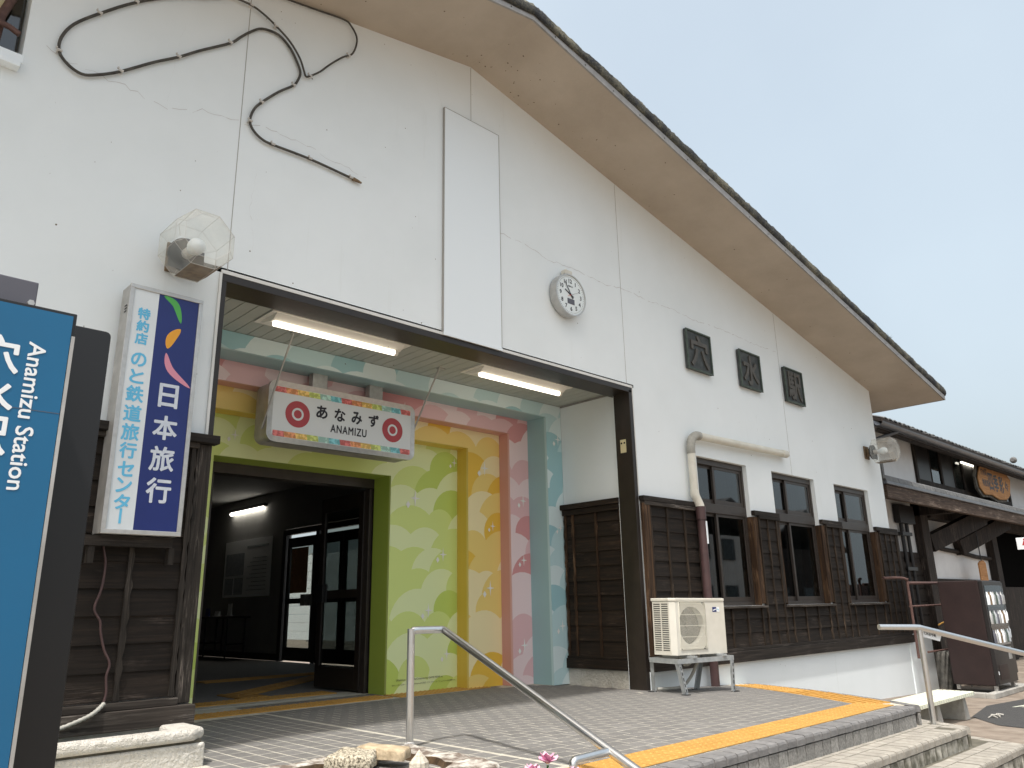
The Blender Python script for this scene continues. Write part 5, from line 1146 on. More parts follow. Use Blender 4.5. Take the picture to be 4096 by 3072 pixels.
def rough_solid(poly, z0, z1, mat, name, parent=None, amp=0.02, sub=7, seed=1, inset=0.03):
    """irregular stone: outline extruded, domed and broken up by noise"""
    n = len(poly); cxm = sum(p[0] for p in poly) / n; cym = sum(p[1] for p in poly) / n
    P = []
    for i in range(n):
        a = poly[i]; c = poly[(i + 1) % n]
        for k in range(sub): P.append((a[0] + (c[0] - a[0]) * k / sub, a[1] + (c[1] - a[1]) * k / sub))
    m = len(P); vs = []; lv = [(z0, 1.0), (z0 + (z1 - z0) * 0.4, 1.02), (z0 + (z1 - z0) * 0.85, 1.0), (z1 - 0.004, 1 - inset), (z1, 1 - inset * 2.4), (z1 + 0.003, 0.6), (z1 + 0.004, 0.25)]
    for z, s in lv:
        for x, y in P:
            q = Vector((cxm + (x - cxm) * s, cym + (y - cym) * s, z)); nn = Vector((mnoise.noise(q * 9 + Vector((seed, 0, 0))), mnoise.noise(q * 9 + Vector((0, seed, 7))), mnoise.noise(q * 11 + Vector((3, 0, seed)))))
            vs.append(q + nn * amp)
    b = MB(); L = len(lv)
    b.add(vs, [(i * m + k, i * m + (k + 1) % m, (i + 1) * m + (k + 1) % m, (i + 1) * m + k) for i in range(L - 1) for k in range(m)] + [tuple((L - 1) * m + k for k in range(m))], True)
    return b.build(name, mat, parent)
ba = thing('stone_basin', 'weathered stone water basin in front of the handrail post', 'basin', (2.75, -1.4, -0.45))
# rim as a ring: outer and inner outline, level with the porch
outer = [(1.95, -1.02), (2.45, -0.98), (2.98, -0.97), (3.12, -1.04), (3.15, -1.5), (3.10, -1.86), (2.95, -1.97), (2.4, -1.9), (1.85, -1.6)]
inner = [(2.10, -1.16), (2.45, -1.15), (2.80, -1.13), (2.93, -1.22), (2.95, -1.45), (2.90, -1.66), (2.80, -1.72), (2.4, -1.66), (2.02, -1.45)]
def densify(p, s=8): return [(p[i][0] + (p[(i + 1) % len(p)][0] - p[i][0]) * k / s, p[i][1] + (p[(i + 1) % len(p)][1] - p[i][1]) * k / s) for i in range(len(p)) for k in range(s)]
O_, I_ = densify(outer), densify(inner); m_ = len(O_); vs = []
def nv(x, y, z, a=0.014):
    q = Vector((x, y, z)); return q + Vector((mnoise.noise(q * 8), mnoise.noise(q * 8 + Vector((5, 1, 0))), mnoise.noise(q * 10 + Vector((0, 3, 9))))) * a
for z, t_, src in ((-0.45, 0, 0), (0.00, 0, 0), (0.034, 0.08, 0), (0.046, 0.3, 0), (0.046, 0.7, 0), (0.036, 0.94, 0), (0.0, 1.0, 0), (-0.14, 1.02, 0)):
    for a, c in zip(O_, I_): vs.append(nv(a[0] + (c[0] - a[0]) * t_, a[1] + (c[1] - a[1]) * t_, z))
b = MB(); b.add(vs, [(i * m_ + k, i * m_ + (k + 1) % m_, (i + 1) * m_ + (k + 1) % m_, (i + 1) * m_ + k) for i in range(5) for k in range(m_)], True); b.build('basin_body', 'stone_basin', ba)
b = MB(); b.add(vs[5 * m_:], [(i * m_ + k, i * m_ + (k + 1) % m_, (i + 1) * m_ + (k + 1) % m_, (i + 1) * m_ + k) for i in range(2) for k in range(m_)], True); b.build('basin_inside', 'basin_in', ba)
b = MB(); b.add([(p[0], p[1], -0.045) for p in I_], [tuple(range(m_))]); tag(b.build('basin_water', 'water'), 'dark water standing in the stone basin', 'water')
rough_solid([(2.40, -1.22), (2.62, -1.06), (2.72, -1.26), (2.54, -1.44)], 0.02, 0.09, 'stone_grain', 'stone', None, 0.016, seed=3); s1 = bpy.data.objects['stone']; tag(s1, 'speckled grey stone lying on the basin rim, left one', 'stone')
s2 = rough_solid([(2.66, -1.12), (2.78, -1.06), (2.86, -1.36), (2.74, -1.46)], 0.04, 0.095, 'stone_tan', 'stone', None, 0.008, seed=8); tag(s2, 'flat tan stone slab leaning on the basin rim, right one', 'stone')
b = MB(); pr = [(0.0, 0.075), (0.016, 0.05), (0.032, 0.03), (0.046, 0.008), (0.048, -0.02), (0.02, -0.04)]; n = 22; vs = []
for r, z in pr:
    for k in range(n):
        a = 2 * math.pi * k / n; q = r * (1 + 0.12 * (k % 2)); vs.append((2.835 + q * math.cos(a) * 1.15, -1.475 + q * math.sin(a) * 0.8, 0.02 + z))
b.add(vs, [(i * n + k, i * n + (k + 1) % n, (i + 1) * n + (k + 1) % n, (i + 1) * n + k) for i in range(len(pr) - 1) for k in range(n)], False); tag(b.build('scallop_shell', 'shell'), 'ribbed pale scallop shell standing in the basin', 'shell')

def flower(c, s, label, bud=False):
    o = thing('pink_flower', label, 'flower', (c[0], c[1], -0.45), 'pink flowers in front of the basin')
    c = Vector(c); b = MB(); b.tube(spline([(c.x + 0.02, c.y - 0.01, -0.45), (c.x - 0.01, c.y, -0.2), (c.x, c.y, c.z - s * 0.5)], 5), 0.004, 6); b.build('stem', 'leaf', o)
    for k in range(9 if not bud else 4):
        a = 6.283 * k / (5 if k < 5 else 4) + jit(0.3); el = 0.95 if k < 5 else 0.45; d = Vector((math.cos(a) * math.cos(el), math.sin(a) * math.cos(el), math.sin(el))); q = Vector((-math.sin(a), math.cos(a), 0)); up = Vector((0, 0, 1))
        L = s * random.uniform(0.8, 1.05); g = []
        for i in range(5):
            t_ = i / 4; w = L * 0.42 * math.sin(math.pi * (0.12 + 0.78 * t_)); p = c - up * s * 0.35 + d * L * t_ * 1.15 + up * (L * 0.30 * t_ * (1 - t_))
            for jj in (-1, 0, 1): g.append(p + q * w * jj + d * (0.05 * L * (jj == 0)) - up * (0.10 * L * t_ * abs(jj)))
        b = MB(); b.add(g, [(3 * i + jj, 3 * i + jj + 1, 3 * i + jj + 4, 3 * i + jj + 3) for i in range(4) for jj in (0, 1)], True); b.build('petal', 'petal', o)
    b = MB(); b.tube([c - Vector((0, 0, s * 0.38)), c - Vector((0, 0, s * 0.1))], s * 0.14, 8); b.build('flower_heart', 'petal_c', o)
def atpix(u, v, depth):
    return Vector((0, -5.2, 0.8316)) + (right * ((u - 2048) / 3110.3) + down * ((v - 1536) / 3110.3) + fwd) * depth
P1 = atpix(2190, 3035, 2.75); P2 = atpix(2130, 3075, 2.7); P3 = atpix(2305, 3085, 2.62)
flower(P1, 0.042, 'tallest pink flower at the lower edge, left of the rail end'); flower(P2, 0.032, 'lower pink flower left of the tallest one'); flower(P3, 0.026, 'small pink flower right of the tallest one, by the rail bracket')

# ================================================================ BLUE PYLON SIGN
py = thing('pylon_sign', 'blue pylon sign reading 穴水駅 Anamizu Station with black back panel', 'sign', (0.2, -2.0, -0.45))
yb_ = -2.2
b = MB(); b.box(-0.42, 0.703, yb_ + 0.001, yb_ + 0.03, -0.35, 1.889); b.build('frame', 'pylon_black', py, bevel=0.003)
b = MB(); b.box(-0.40, 0.690, yb_ - 0.004, yb_, -0.33, 1.876); bfp = b.build('blue_panel', 'pylon_blue', py)
b = MB(); b.box(0.692, 0.703, yb_ - 0.008, yb_ - 0.0005, -0.34, 1.80); b.build('edge_strip', 'alu_dirty', py)
b = MB(); yk = -1.95; b.prism(rrect(-0.5, 0.893, -0.45, 1.932, 0.02, 3), yk, yk + 0.16); b.build('back_panel', 'pylon_black', py, bevel=0.004)
b = MB(); b.box(-0.5, 0.575, -2.16, -1.98, 1.86, 1.99); b.build('top_cap', 'pylon_grey', py, bevel=0.004)
b = MB(); b.tube([(0.558, -2.162, 1.905), (0.558, -2.172, 1.905)], 0.012, 6); b.build('bolt', 'alu', py)
b = MB(); b.box(-0.40, 0.690, yb_ - 0.0048, yb_ - 0.0041, 1.512, 1.514); b.build('panel_joint', 'pylon_grey', bfp)
b = MB()
# lettering runs downwards, turned clockwise
def down_f(x0, z0): return lambda x, y, z: (x0 + y, yb_ - 0.0052, z0 - x)
write(b, 'Anamizu Station', 0.09, down_f(0.5665, 1.752), bold=0.0012, center=False, fit=(0.514, 0.052))
for ch, z, w in zip('穴水駅', (1.693, 1.552, 1.412), (0.120, 0.120, 0.120)): write(b, ch, 0.16, lambda x, y, z_, z=z: (0.483 + x, yb_ - 0.0052, z + y), bold=0.003, fit=(w, 0.125))
b.build('lettering', 'white_print', bfp)

# ================================================================ BENCH
bn = thing('garden_bench', 'pale green slatted bench slab on concrete legs beside the porch', 'bench', (9.9, -1.65, -0.49))
for k in range(6):
    y = -1.83 + 0.068 * k; b = MB(); b.hexa([(9.05, y, -0.265), (10.75, y, -0.265), (10.75, y + 0.062, -0.265), (9.05, y + 0.062, -0.265), (9.05, y, -0.225), (10.75, y, -0.225), (10.75, y + 0.062, -0.225), (9.05, y + 0.062, -0.225)]); b.build('slat', 'bench', bn, bevel=0.006)
b = MB()
for k in range(24): x = 9.06 + 0.0705 * k; b.box(x, x + 0.052, -1.842, -1.831, -0.268, -0.226)
b.build('front_lip', 'bench', bn, bevel=0.003)
for x in (9.60, 10.45):
    b = MB(); b.hexa([(x, -1.80, gz(x)), (x + 0.16, -1.80, gz(x)), (x + 0.16, -1.45, gz(x)), (x, -1.45, gz(x)), (x + 0.04, -1.79, -0.266), (x + 0.11, -1.79, -0.266), (x + 0.11, -1.46, -0.266), (x + 0.04, -1.46, -0.266)]); b.build('leg', 'concrete', bn, bevel=0.01)
weed(9.9, -1.5, gz(9.9), 0.10, 14, 'dark green weeds growing under the bench')
b = MB()
for k in range(4):
    a = jit(0.8); x = 10.85 + 0.08 * k; b.tube(spline([(x, -1.95 + jit(0.05), gz(x) + 0.012), (x + 0.1, -1.92 + jit(0.05), gz(x) + 0.03), (x + 0.22, -1.95 + jit(0.06), gz(x) + 0.012)], 4), 0.006, 5)
tag(b.build('dry_twigs', 'rubble'), 'dry pale twigs on the ground by the bench leg', 'twigs')
for i, (x, y, s, lab) in enumerate(((11.25, -1.35, 0.16, 'flat pale broken stone behind the bench, larger'), (11.6, -1.28, 0.12, 'pale broken stone behind the bench, smaller'))):
    o = rough_solid([(x - s * 1.8, y - s * 0.6), (x + s * 1.5, y - s * 0.8), (x + s * 2, y + s * 0.5), (x - s, y + s * 0.8)], gz(x), gz(x) + 0.05, 'rubble', 'broken_stone', None, 0.03, seed=20 + i); tag(o, lab, 'stone')
for i, (cx_, cy_, a, lab) in enumerate(((11.9, -2.55, 0.35, 'yellow guide paving strip at the right end of the asphalt'), (12.6, -1.75, 0.2, 'yellow guide paving strip beyond the asphalt patch'))):
    gp = thing('guide_paving', lab, 'paving', (cx_, cy_, gz(cx_)), 'faded guide paving strips on the forecourt')
    for k in range(4):
        b = MB(); d = Vector((math.cos(a), -math.sin(a), 0)); q = Vector((d.y, -d.x, 0)); p = Vector((cx_, cy_, gz(cx_) + 0.008)) + q * (0.075 * k); b.obox(p - d * 0.7, p + d * 1.1, 0.035, 0.008); b.build('guide_bar', 'bench', gp)

# ================================================================ NEIGHBOURING HALL
an = thing('annex_hall', 'tiled white and dark timber hall standing right of the station', 'building', (19, 2.0, -0.62))
AY = 1.0; AX0, AX1 = 14.6, 30.0
b = MB(); b.box(AX0, AX1, AY, AY + 0.2, 3.0, 4.5); b.box(AX0, AX1, AY, AY + 0.2, -0.62, 3.0); aw = b.build('wall', 'annex_wall', an)
# upper windows in a dark frame
WX = [18.52, 20.05, 21.65, 23.2, 25.4]
b = MB(); b.box(18.40, 25.5, AY - 0.05, AY - 0.002, 3.30, 3.42); b.box(18.40, 25.5, AY - 0.05, AY - 0.002, 4.28, 4.40)
for x in (18.40, 25.4): b.box(x, x + 0.12, AY - 0.05, AY - 0.002, 3.42, 4.28)
for x in WX[1:-1]: b.box(x - 0.05, x + 0.05, AY - 0.05, AY - 0.002, 3.42, 4.28)
uw = b.build('window_band', 'annex_dark', an)
for x0, x1 in zip(WX[:-1], WX[1:]):
    xm = x0 + 0.55 * (x1 - x0)
    b = MB(); b.box(x0 + 0.05, xm, AY - 0.03, AY - 0.012, 3.43, 4.27); b.build('shutter', 'vend_dark', uw)
    b = MB(); b.box(xm, x1 - 0.05, AY - 0.022, AY - 0.016, 3.43, 4.27); b.build('pane', 'glass', uw)
    b = MB(); b.box(xm - 0.02, xm + 0.02, AY - 0.04, AY - 0.03, 3.43, 4.27); b.build('mullion', 'annex_dark', uw)
# main roof: battens of tile, gutter, bracket
RY0, RZ0 = 0.42, 4.20
b = MB(); b.prism([(RY0 - 0.05, RZ0 - 0.06), (5.0, RZ0 + 1.75), (5.0, RZ0 + 1.80), (RY0 - 0.05, RZ0 + 0.01)], 15.3, AX1, 'yz'); rf = b.build('roof', 'annex_dark', an)
me = bpy.data.meshes.new('pan_tile'); q = MB(); n = 7
pts = [(0.235 * i / n, 0.028 * math.sin(math.pi * (i / n) ** 0.8) - 0.004) for i in range(n + 1)]
vs = [(x, -0.03, z) for x, z in pts] + [(x, 0.30, z + 0.125) for x, z in pts] + [(x, -0.03, z - 0.022) for x, z in pts]
q.add(vs, [(i, i + 1, n + 2 + i, n + 1 + i) for i in range(n)] + [(2 * n + 2 + i, 2 * n + 3 + i, i + 1, i) for i in range(n)]); me.from_pydata(q.v, [], q.f); me.materials.append(MT['roof_tile'])
x = 15.35; k = 0; far = MB()
while x < 28:
    inst(me, 'roof_tile', (x, RY0 - 0.02, RZ0 + 0.035 + jit(0.006)), rf, (0, jit(0.03), 0))
    for r in range(1, 5): far.add([(x + v.co.x, RY0 - 0.02 + 0.29 * r + v.co.y, RZ0 + 0.035 + 0.117 * r + v.co.z) for v in me.vertices], [tuple(p.vertices) for p in me.polygons])
    x += 0.2355
tag(far.build('tile_rows', 'roof_tile', rf), kind='stuff')
b = MB(); n = 10; vs = []
for xx in (15.0, 28.5): vs += [(xx, 0.36 + 0.085 * math.cos(math.pi + math.pi * i / n), 4.10 + 0.085 * math.sin(math.pi + math.pi * i / n) * 0.9) for i in range(n + 1)]
b.add(vs, [(i, i + 1, n + 2 + i, n + 1 + i) for i in range(n)], True); b.box(15.0, 28.5, 0.445, 0.452, 4.02, 4.13); gt = b.build('gutter', 'gutter', an)
b = MB(); b.box(15.2, 28.5, 0.46, 0.56, 3.98, 4.16); b.build('eaves_board', 'annex_dark', an)
b = MB(); b.tube([(15.95, 0.36, 4.03), (15.35, 0.8, 3.80), (15.2, AY, 3.78)], 0.035, 7); b.build('gutter_outlet', 'gutter', gt)
b = MB(); b.box(21.5, 23.2, AY - 0.10, AY - 0.06, 4.10, 4.14); b.build('eaves_light', 'tube', an)
cap = MB(); cap.tube([(24.05, 0.40, 4.40), (24.15, 0.40, 4.40), (24.25, 0.40, 4.40)], 0.08, 10, rr=[0.05, 0.09, 0.06]); cap.build('ridge_ball', 'roof_tile', rf)
# lower canopy
CY = 0.10
cz0 = 2.56
b = MB(); b.prism([(CY + 0.05, 2.86), (AY, 3.22), (AY, 3.15), (CY + 0.05, 2.80)], 14.25, AX1, 'yz'); cn = b.build('canopy', 'annex_dark', an)
b = MB(); b.box(14.25, AX1, CY, CY + 0.10, cz0, 2.80); b.build('fascia_beam', 'annex_fascia', cn, bevel=0.006)
b = MB(); b.box(14.2, AX1, CY - 0.035, CY + 0.06, 2.802, 2.862); b.build('eaves_strip', 'gutter', cn, bevel=0.01)
x = 14.22
while x < 27:
    b = MB(); w = 0.615; b.prism([(CY - 0.02, 2.866), (CY + 0.0, 2.955), (CY + 0.05, 2.985), (CY + 0.14, 2.985), (CY + 0.16, 2.90)], x, x + w - 0.012, 'yz'); b.build('canopy_tile', 'roof_tile', cn, bevel=0.006); x += w
far = MB(); x = 14.2
while x < 27:
    far.prism([(CY + 0.15, 2.93), (AY, 3.27), (AY, 3.235), (CY + 0.15, 2.895)], x, x + 0.27, 'yz'); far.tube([(x + 0.285, CY + 0.15, 2.945), (x + 0.285, AY, 3.275)], 0.028, 6); x += 0.30
tag(far.build('tile_rows', 'roof_tile', cn), kind='stuff')
b = MB(); b.box(14.16, 14.24, CY + 0.0, AY - 0.01, 2.9, 3.18); b.build('verge', 'roof_tile', cn)
# timber frame below
def tb(nm, mat, *q): b = MB(); b.box(*q); return b.build(nm, mat, an, bevel=0.008)
tb('post', 'annex_dark', 17.78, 18.20, 0.82, AY - 0.003, -0.62, 3.1); tb('post', 'annex_dark', 22.5, 22.9, 0.82, AY - 0.003, -0.62, 3.1)
tb('rail', 'annex_dark', 15.0, 17.78, AY - 0.04, AY - 0.003, 1.66, 1.78); tb('rail', 'annex_dark', 18.2, 22.5, AY - 0.06, AY - 0.003, 1.10, 1.26)
tb('dado', 'annex_dark', 15.0, 17.78, AY - 0.03, AY - 0.003, -0.62, 1.66); tb('dado', 'annex_dark', 18.2, 30.0, AY - 0.03, AY - 0.003, -0.62, 1.10)
tb('painted_shade_bay', 'pitch', 22.9, 30.0, AY - 0.03, AY - 0.003, 1.10, 2.95); tb('beam', 'annex_dark', 18.2, 30.0, AY - 0.25, AY - 0.003, 2.52, 2.95)  # bay panel painted near black as the shade under the canopy
b = MB(); b.box(17.78, 18.0, CY + 0.11, AY - 0.01, 2.55, 2.79); b.build('tie_beam', 'annex_dark', an)
b = MB(); b.obox((18.25, AY - 0.1, 1.98), (20.2, CY + 0.25, 2.62), 0.20, 0.36); b.build('brace', 'annex_dark', an); b = MB(); b.obox((20.1, AY - 0.1, 1.96), (22.0, CY + 0.25, 2.6), 0.20, 0.34); b.build('brace', 'annex_dark', an)
b = MB(); pts = [(18.25, AY - 0.06, 1.98), (19.3, AY - 0.06, 1.90), (20.3, AY - 0.06, 1.87), (21.4, AY - 0.06, 1.80), (22.5, AY - 0.06, 1.78)]
b.tube(pts, 0.05, 7); b.build('curved_beam', 'annex_dark', an)
for x in (16.95, 17.25): b = MB(); b.tube([(x, AY - 0.06, -0.5), (x, AY - 0.06, 2.55)], 0.04, 8); b.build('drain_stack', 'vend_dark', an)
b = MB(); b.box(16.75, 17.55, AY - 0.14, AY - 0.02, 2.35, 2.72); b.build('rainwater_box', 'vend_dark', an)
for z in (2.10, 1.40): b = MB(); b.box(16.85, 17.36, AY - 0.11, AY - 0.005, z, z + 0.07); b.build('pipe_clamp', 'vend_dark', an)
for i in range(8):
    b = MB(); b.box(15.0, 17.77, AY - 0.055, AY - 0.031, -0.5 + 0.26 * i, -0.26 + 0.26 * i); b.build('board', 'wood_x', an)
# carved wooden sign
ws = thing('carved_sign', 'orange carved wooden sign with brushed 四季彩々 below the hall eaves', 'sign', (24.6, 0.7, 3.4))
outl = [(22.95, 3.62), (23.3, 3.46), (23.9, 3.50), (24.5, 3.42), (25.2, 3.47), (25.6, 3.62), (25.9, 4.10), (25.55, 4.26), (24.9, 4.36), (24.2, 4.30), (23.5, 4.38), (23.15, 4.18), (22.9, 3.9)]
k_ = 5.9 / 6.2; tf = lambda x, z: ((x) * k_, (z - 0.83) * k_ + 0.83)
b = MB(); b.prism([tf(x, z) for x, z in outl], 0.68, 0.72); b.build('board', 'sign_wood', ws, bevel=0.02)
bk = [(x + (x - 24.4) * 0.07, z + (z - 3.9) * 0.13) for x, z in outl]; b = MB(); b.prism([tf(x, z) for x, z in bk], 0.73, 0.78); b.build('bark_edge', 'bark', ws)
b = MB()
for ch, x in zip('四季彩々', (23.95, 24.40, 24.88, 25.35)): write(b, ch, 0.4, lambda X, Y, Z, x=x: ((x) * k_ + X, 0.6785, (3.86 - 0.83) * k_ + 0.83 + Y), bold=0.012, fit=(0.36 if ch != '々' else 0.24, 0.44 if ch != '々' else 0.26))
for ch, x, z in zip('穴水町物産館', (23.28, 23.46, 23.64, 23.28, 23.46, 23.64), (4.08, 4.08, 4.08, 3.80, 3.80, 3.80)): write(b, ch, 0.2, lambda X, Y, Z, x=x, z=z: (x * k_ + X, 0.6785, (z - 0.83) * k_ + 0.83 + Y), bold=0.004, fit=(0.15, 0.18))
b.build('lettering', 'ink', ws)
# hanging wooden tag
wt = thing('wooden_tag', 'small ochre wooden tag hanging on a cord under the hall canopy', 'tag', (20.6, 0.6, 1.2)); b = MB(); b.prism([(20.35, 1.22), (20.85, 1.22), (20.85, 1.62), (20.7, 1.68), (20.5, 1.66), (20.35, 1.6)], 0.6, 0.63); b.build('board', 'sign_wood', wt); b = MB(); b.tube([(20.58, 0.61, 1.66), (20.55, 0.61, 2.6)], 0.012, 5); b.build('cord', 'black', wt)
# toilet sign (hangs at right angles to the hall)
ts = thing('toilet_sign', 'white toilet sign with red woman symbol at the right edge', 'sign', (20.2, -0.3, 1.85)); b = MB(); b.box(20.12, 20.16, -1.2, -0.28, 1.845, 2.10); tsb = b.build('board', 'white_print', ts, bevel=0.004)
b = MB(); yc = -0.44
b.add([(20.117, yc + 0.022 * math.cos(k * .6283), 2.055 + 0.022 * math.sin(k * .6283)) for k in range(10)], [tuple(range(10))]); b.add([(20.117, y, z) for y, z in ((yc - 0.02, 2.03), (yc + 0.02, 2.03), (yc + 0.055, 1.935), (yc + 0.018, 1.935), (yc + 0.012, 1.87), (yc - 0.012, 1.87), (yc - 0.018, 1.935), (yc - 0.055, 1.935))], [tuple(range(8))]); b.build('woman_symbol', 'red', tsb)
b = MB(); b.box(20.116, 20.118, -0.60, -0.59, 1.87, 2.07); b.build('divider', 'ink', tsb); b = MB(); b.add([(20.117, -0.72 + 0.022 * math.cos(k * .6283), 2.055 + 0.022 * math.sin(k * .6283)) for k in range(10)], [tuple(range(10))]); b.box(20.116, 20.118, -0.75, -0.69, 1.88, 2.03); b.build('man_symbol', 'lb_blue', tsb)

# ================================================================ VENDING MACHINES
def vending(x, y, z, label, colour):
    o = thing('vending_machine', label, 'vending machine', (0, 0, 0), 'vending machines in front of the hall')
    b = MB(); b.box(0, 0.98, 0.06, 0.66, 0.0, 1.58); b.build('cabinet', 'vend', o, bevel=0.01)
    b = MB(); b.box(0.0, 0.98, 0.0, 0.058, 0.02, 1.57); dr = b.build('door', 'vend_dark', o, bevel=0.006)
    b = MB(); b.box(0.06, 0.92, -0.006, -0.001, 0.62, 1.50); b.build('display_window', 'clear_film', o)
    for r in range(3):
        zz = 1.20 - 0.29 * r
        b = MB(); b.box(0.07, 0.91, -0.004, 0.0, zz - 0.035, zz - 0.005); b.build('price_strip', 'alu', o)
        for k in range(8):
            b = MB(); xx = 0.12 + 0.104 * k; b.tube([(xx, -0.0035, zz), (xx, -0.0035, zz + 0.14), (xx, -0.0035, zz + 0.17), (xx, -0.0035, zz + 0.20)], 0.035, 8, rr=[0.034, 0.034, 0.018, 0.014]); b.build('drink_sample', ['white_print', 'alu', 'pylon_grey', 'rust', 'verdigris', 'alu', 'white_print', 'poster_grey'][(k * 3 + r) % 8], o)
    b = MB(); b.box(0.10, 0.55, -0.004, -0.001, 0.08, 0.30); b.build('delivery_flap', 'vend', o, bevel=0.006)
    b = MB(); b.box(0.70, 0.86, -0.006, -0.001, 0.36, 0.55); b.build('coin_panel', 'alu_dirty', o)
    b = MB(); b.box(0.03, 0.06, -0.004, -0.001, 0.16, 0.21); b.build('notice_label', 'white_print', o)
    for fx in (0.03, 0.9):
        for fy in (0.05, 0.58): b = MB(); b.box(fx, fx + 0.05, fy, fy + 0.05, -0.07, -0.001); b.build('foot', 'alu', o)
    o.location = (x, y, z); return o
vending(14.18, -1.15, -0.47, 'maroon vending machine with drinks, nearest the porch', 0)
vending(15.75, -0.75, -0.47, 'maroon vending machine at the right edge, behind the first', 1)
b = MB(); b.box(13.75, 15.3, -1.18, -1.05, -0.62, -0.541); b.box(13.75, 13.9, -1.05, -0.4, -0.62, -0.541); cs = b.build('concrete_sleeper', 'concrete', None, bevel=0.01); tag(cs, 'pale concrete sleeper under the first vending machine', 'sleeper')
b = MB(); b.box(15.35, 15.75, -1.15, -0.7, -0.62, -0.545); tag(b.build('concrete_block', 'concrete', None, bevel=0.02), 'grey concrete block between the two vending machines', 'block')
bk_ = MB(); n = 12; pr = [(0.26, 0.0), (0.30, 0.5), (0.33, 0.55), (0.33, 0.58), (0.20, 0.72), (0.0, 0.76)]; vs = []
for r, z in pr: vs += [(15.15 + r * math.cos(6.283 * k / n) , -1.75 + r * math.sin(6.283 * k / n), gz(15.2) + z) for k in range(n)]
bk_.add(vs, [(i * n + k, i * n + (k + 1) % n, (i + 1) * n + (k + 1) % n, (i + 1) * n + k) for i in range(5) for k in range(n)], True); tag(bk_.build('waste_bin', 'concrete_old'), 'grey domed waste bin right of the first vending machine', 'bin')

# ================================================================ SMALL THINGS BETWEEN STATION AND HALL
rr_ = thing('rusty_guardrail', 'rust-brown pipe guardrail behind the corner of the station', 'guardrail', (14.2, -0.3, -0.6))
b = MB(); b.tube(spline([(13.42, -0.30, -0.05), (13.42, -0.30, 1.05), (13.40, -0.30, 1.14), (13.28, -0.24, 1.17), (13.0, -0.1, 1.17)], 5), 0.022, 8); b.build('post', 'rail_rust', rr_)
b = MB(); b.tube([(13.50, -0.28, 1.09), (14.85, -0.28, 1.10), (14.97, -0.28, 1.07), (15.0, -0.28, 0.98), (15.0, -0.28, -0.62)], 0.024, 8); b.build('rail', 'rail_rust', rr_)
b = MB(); b.tube([(13.42, -0.28, 0.73), (15.0, -0.28, 0.74)], 0.016, 7); b.build('mid_rail', 'rail_rust', rr_); b = MB(); b.tube([(13.9, -0.28, 0.02), (15.0, -0.28, 0.02)], 0.016, 7); b.build('low_rail', 'rail_rust', rr_)
b = MB(); b.tube(spline([(14.5, -0.30, 0.42), (14.8, -0.31, 0.46), (15.0, -0.32, 0.44), (15.12, -0.33, 0.40), (15.02, -0.33, 0.36), (14.85, -0.31, 0.40)], 4), 0.014, 6); b.build('tape', 'tactile', rr_)
cp = rough_solid([(14.88, -0.25), (15.15, -0.25), (15.15, -0.02), (14.88, -0.02)], -0.62, -0.02, 'concrete_old', 'broken_concrete_post', None, 0.03, seed=33); tag(cp, 'broken old concrete post beside the white plinth end', 'post')
um = thing('folded_umbrella', 'folded grey umbrella hanging on the guardrail by the vending machine', 'umbrella', (15.0, -0.5, -0.5))
b = MB(); n = 14; vs = []
A_ = Vector((14.72, -0.42, -0.05)); B_ = Vector((14.92, -0.52, -0.56)); L_ = 9
for i in range(L_):
    t_ = i / (L_ - 1); r = 0.055 * math.sin(math.pi * min(1, 0.28 + 0.72 * t_)) + 0.006; c = A_.lerp(B_, t_)
    for k in range(n): a = 6.283 * k / n; q = r * (1.25 if k % 2 else 0.75); vs.append(c + Vector((math.cos(a + t_ * 1.5) * q, math.sin(a + t_ * 1.5) * q, 0)))
b.add(vs, [(i * n + k, i * n + (k + 1) % n, (i + 1) * n + (k + 1) % n, (i + 1) * n + k) for i in range(L_ - 1) for k in range(n)], False); b.build('canopy', 'umbrella', um)
b = MB(); b.tube(spline([B_, A_, A_ + Vector((-0.03, 0.01, 0.09)), A_ + Vector((-0.07, 0.02, 0.10)), A_ + Vector((-0.085, 0.03, 0.06))], 4), 0.008, 6); b.build('handle', 'black', um)

# ================================================================ WAITING ROOM CONTENTS
XW = 7.08
ps = thing('wall_poster', 'large pale notice poster on the waiting-room wall', 'poster', (XW, 9.7, 1.13))
b = MB(); b.box(XW - 0.012, XW - 0.002, 8.73, 10.74, 1.13, 2.23); pb = b.build('sheet', 'poster', ps)
b = MB(); b.box(XW - 0.0145, XW - 0.0125, 9.85, 10.66, 1.55, 1.98); b.build('photo_print', 'poster_grey', pb); b = MB(); b.box(XW - 0.0145, XW - 0.0125, 10.28, 10.66, 1.18, 1.50); b.build('photo_print', 'poster_grey', pb); b = MB(); b.box(XW - 0.0145, XW - 0.0125, 9.85, 10.24, 1.18, 1.50); b.build('photo_print', 'poster_grey', pb)
b = MB()
for k in range(9): b.box(XW - 0.0145, XW - 0.0125, 8.9, 9.7 - 0.1 * (k % 3), 1.25 + 0.075 * k, 1.262 + 0.075 * k)
b.box(XW - 0.0145, XW - 0.0125, 8.85, 9.75, 2.06, 2.10); b.build('text_lines', 'poster_grey', pb)
rl = thing('room_light', 'lit tube light on the waiting-room wall', 'light', (XW, 9.8, 2.75)); b = MB(); b.box(XW - 0.08, XW - 0.002, 9.05, 10.55, 2.82, 2.88); b.build('fitting', 'room_dark', rl); b = MB(); b.tube([(XW - 0.06, 9.1, 2.79), (XW - 0.06, 10.5, 2.79)], 0.032, 10); b.build('lamp_tube', 'tube_room', rl)
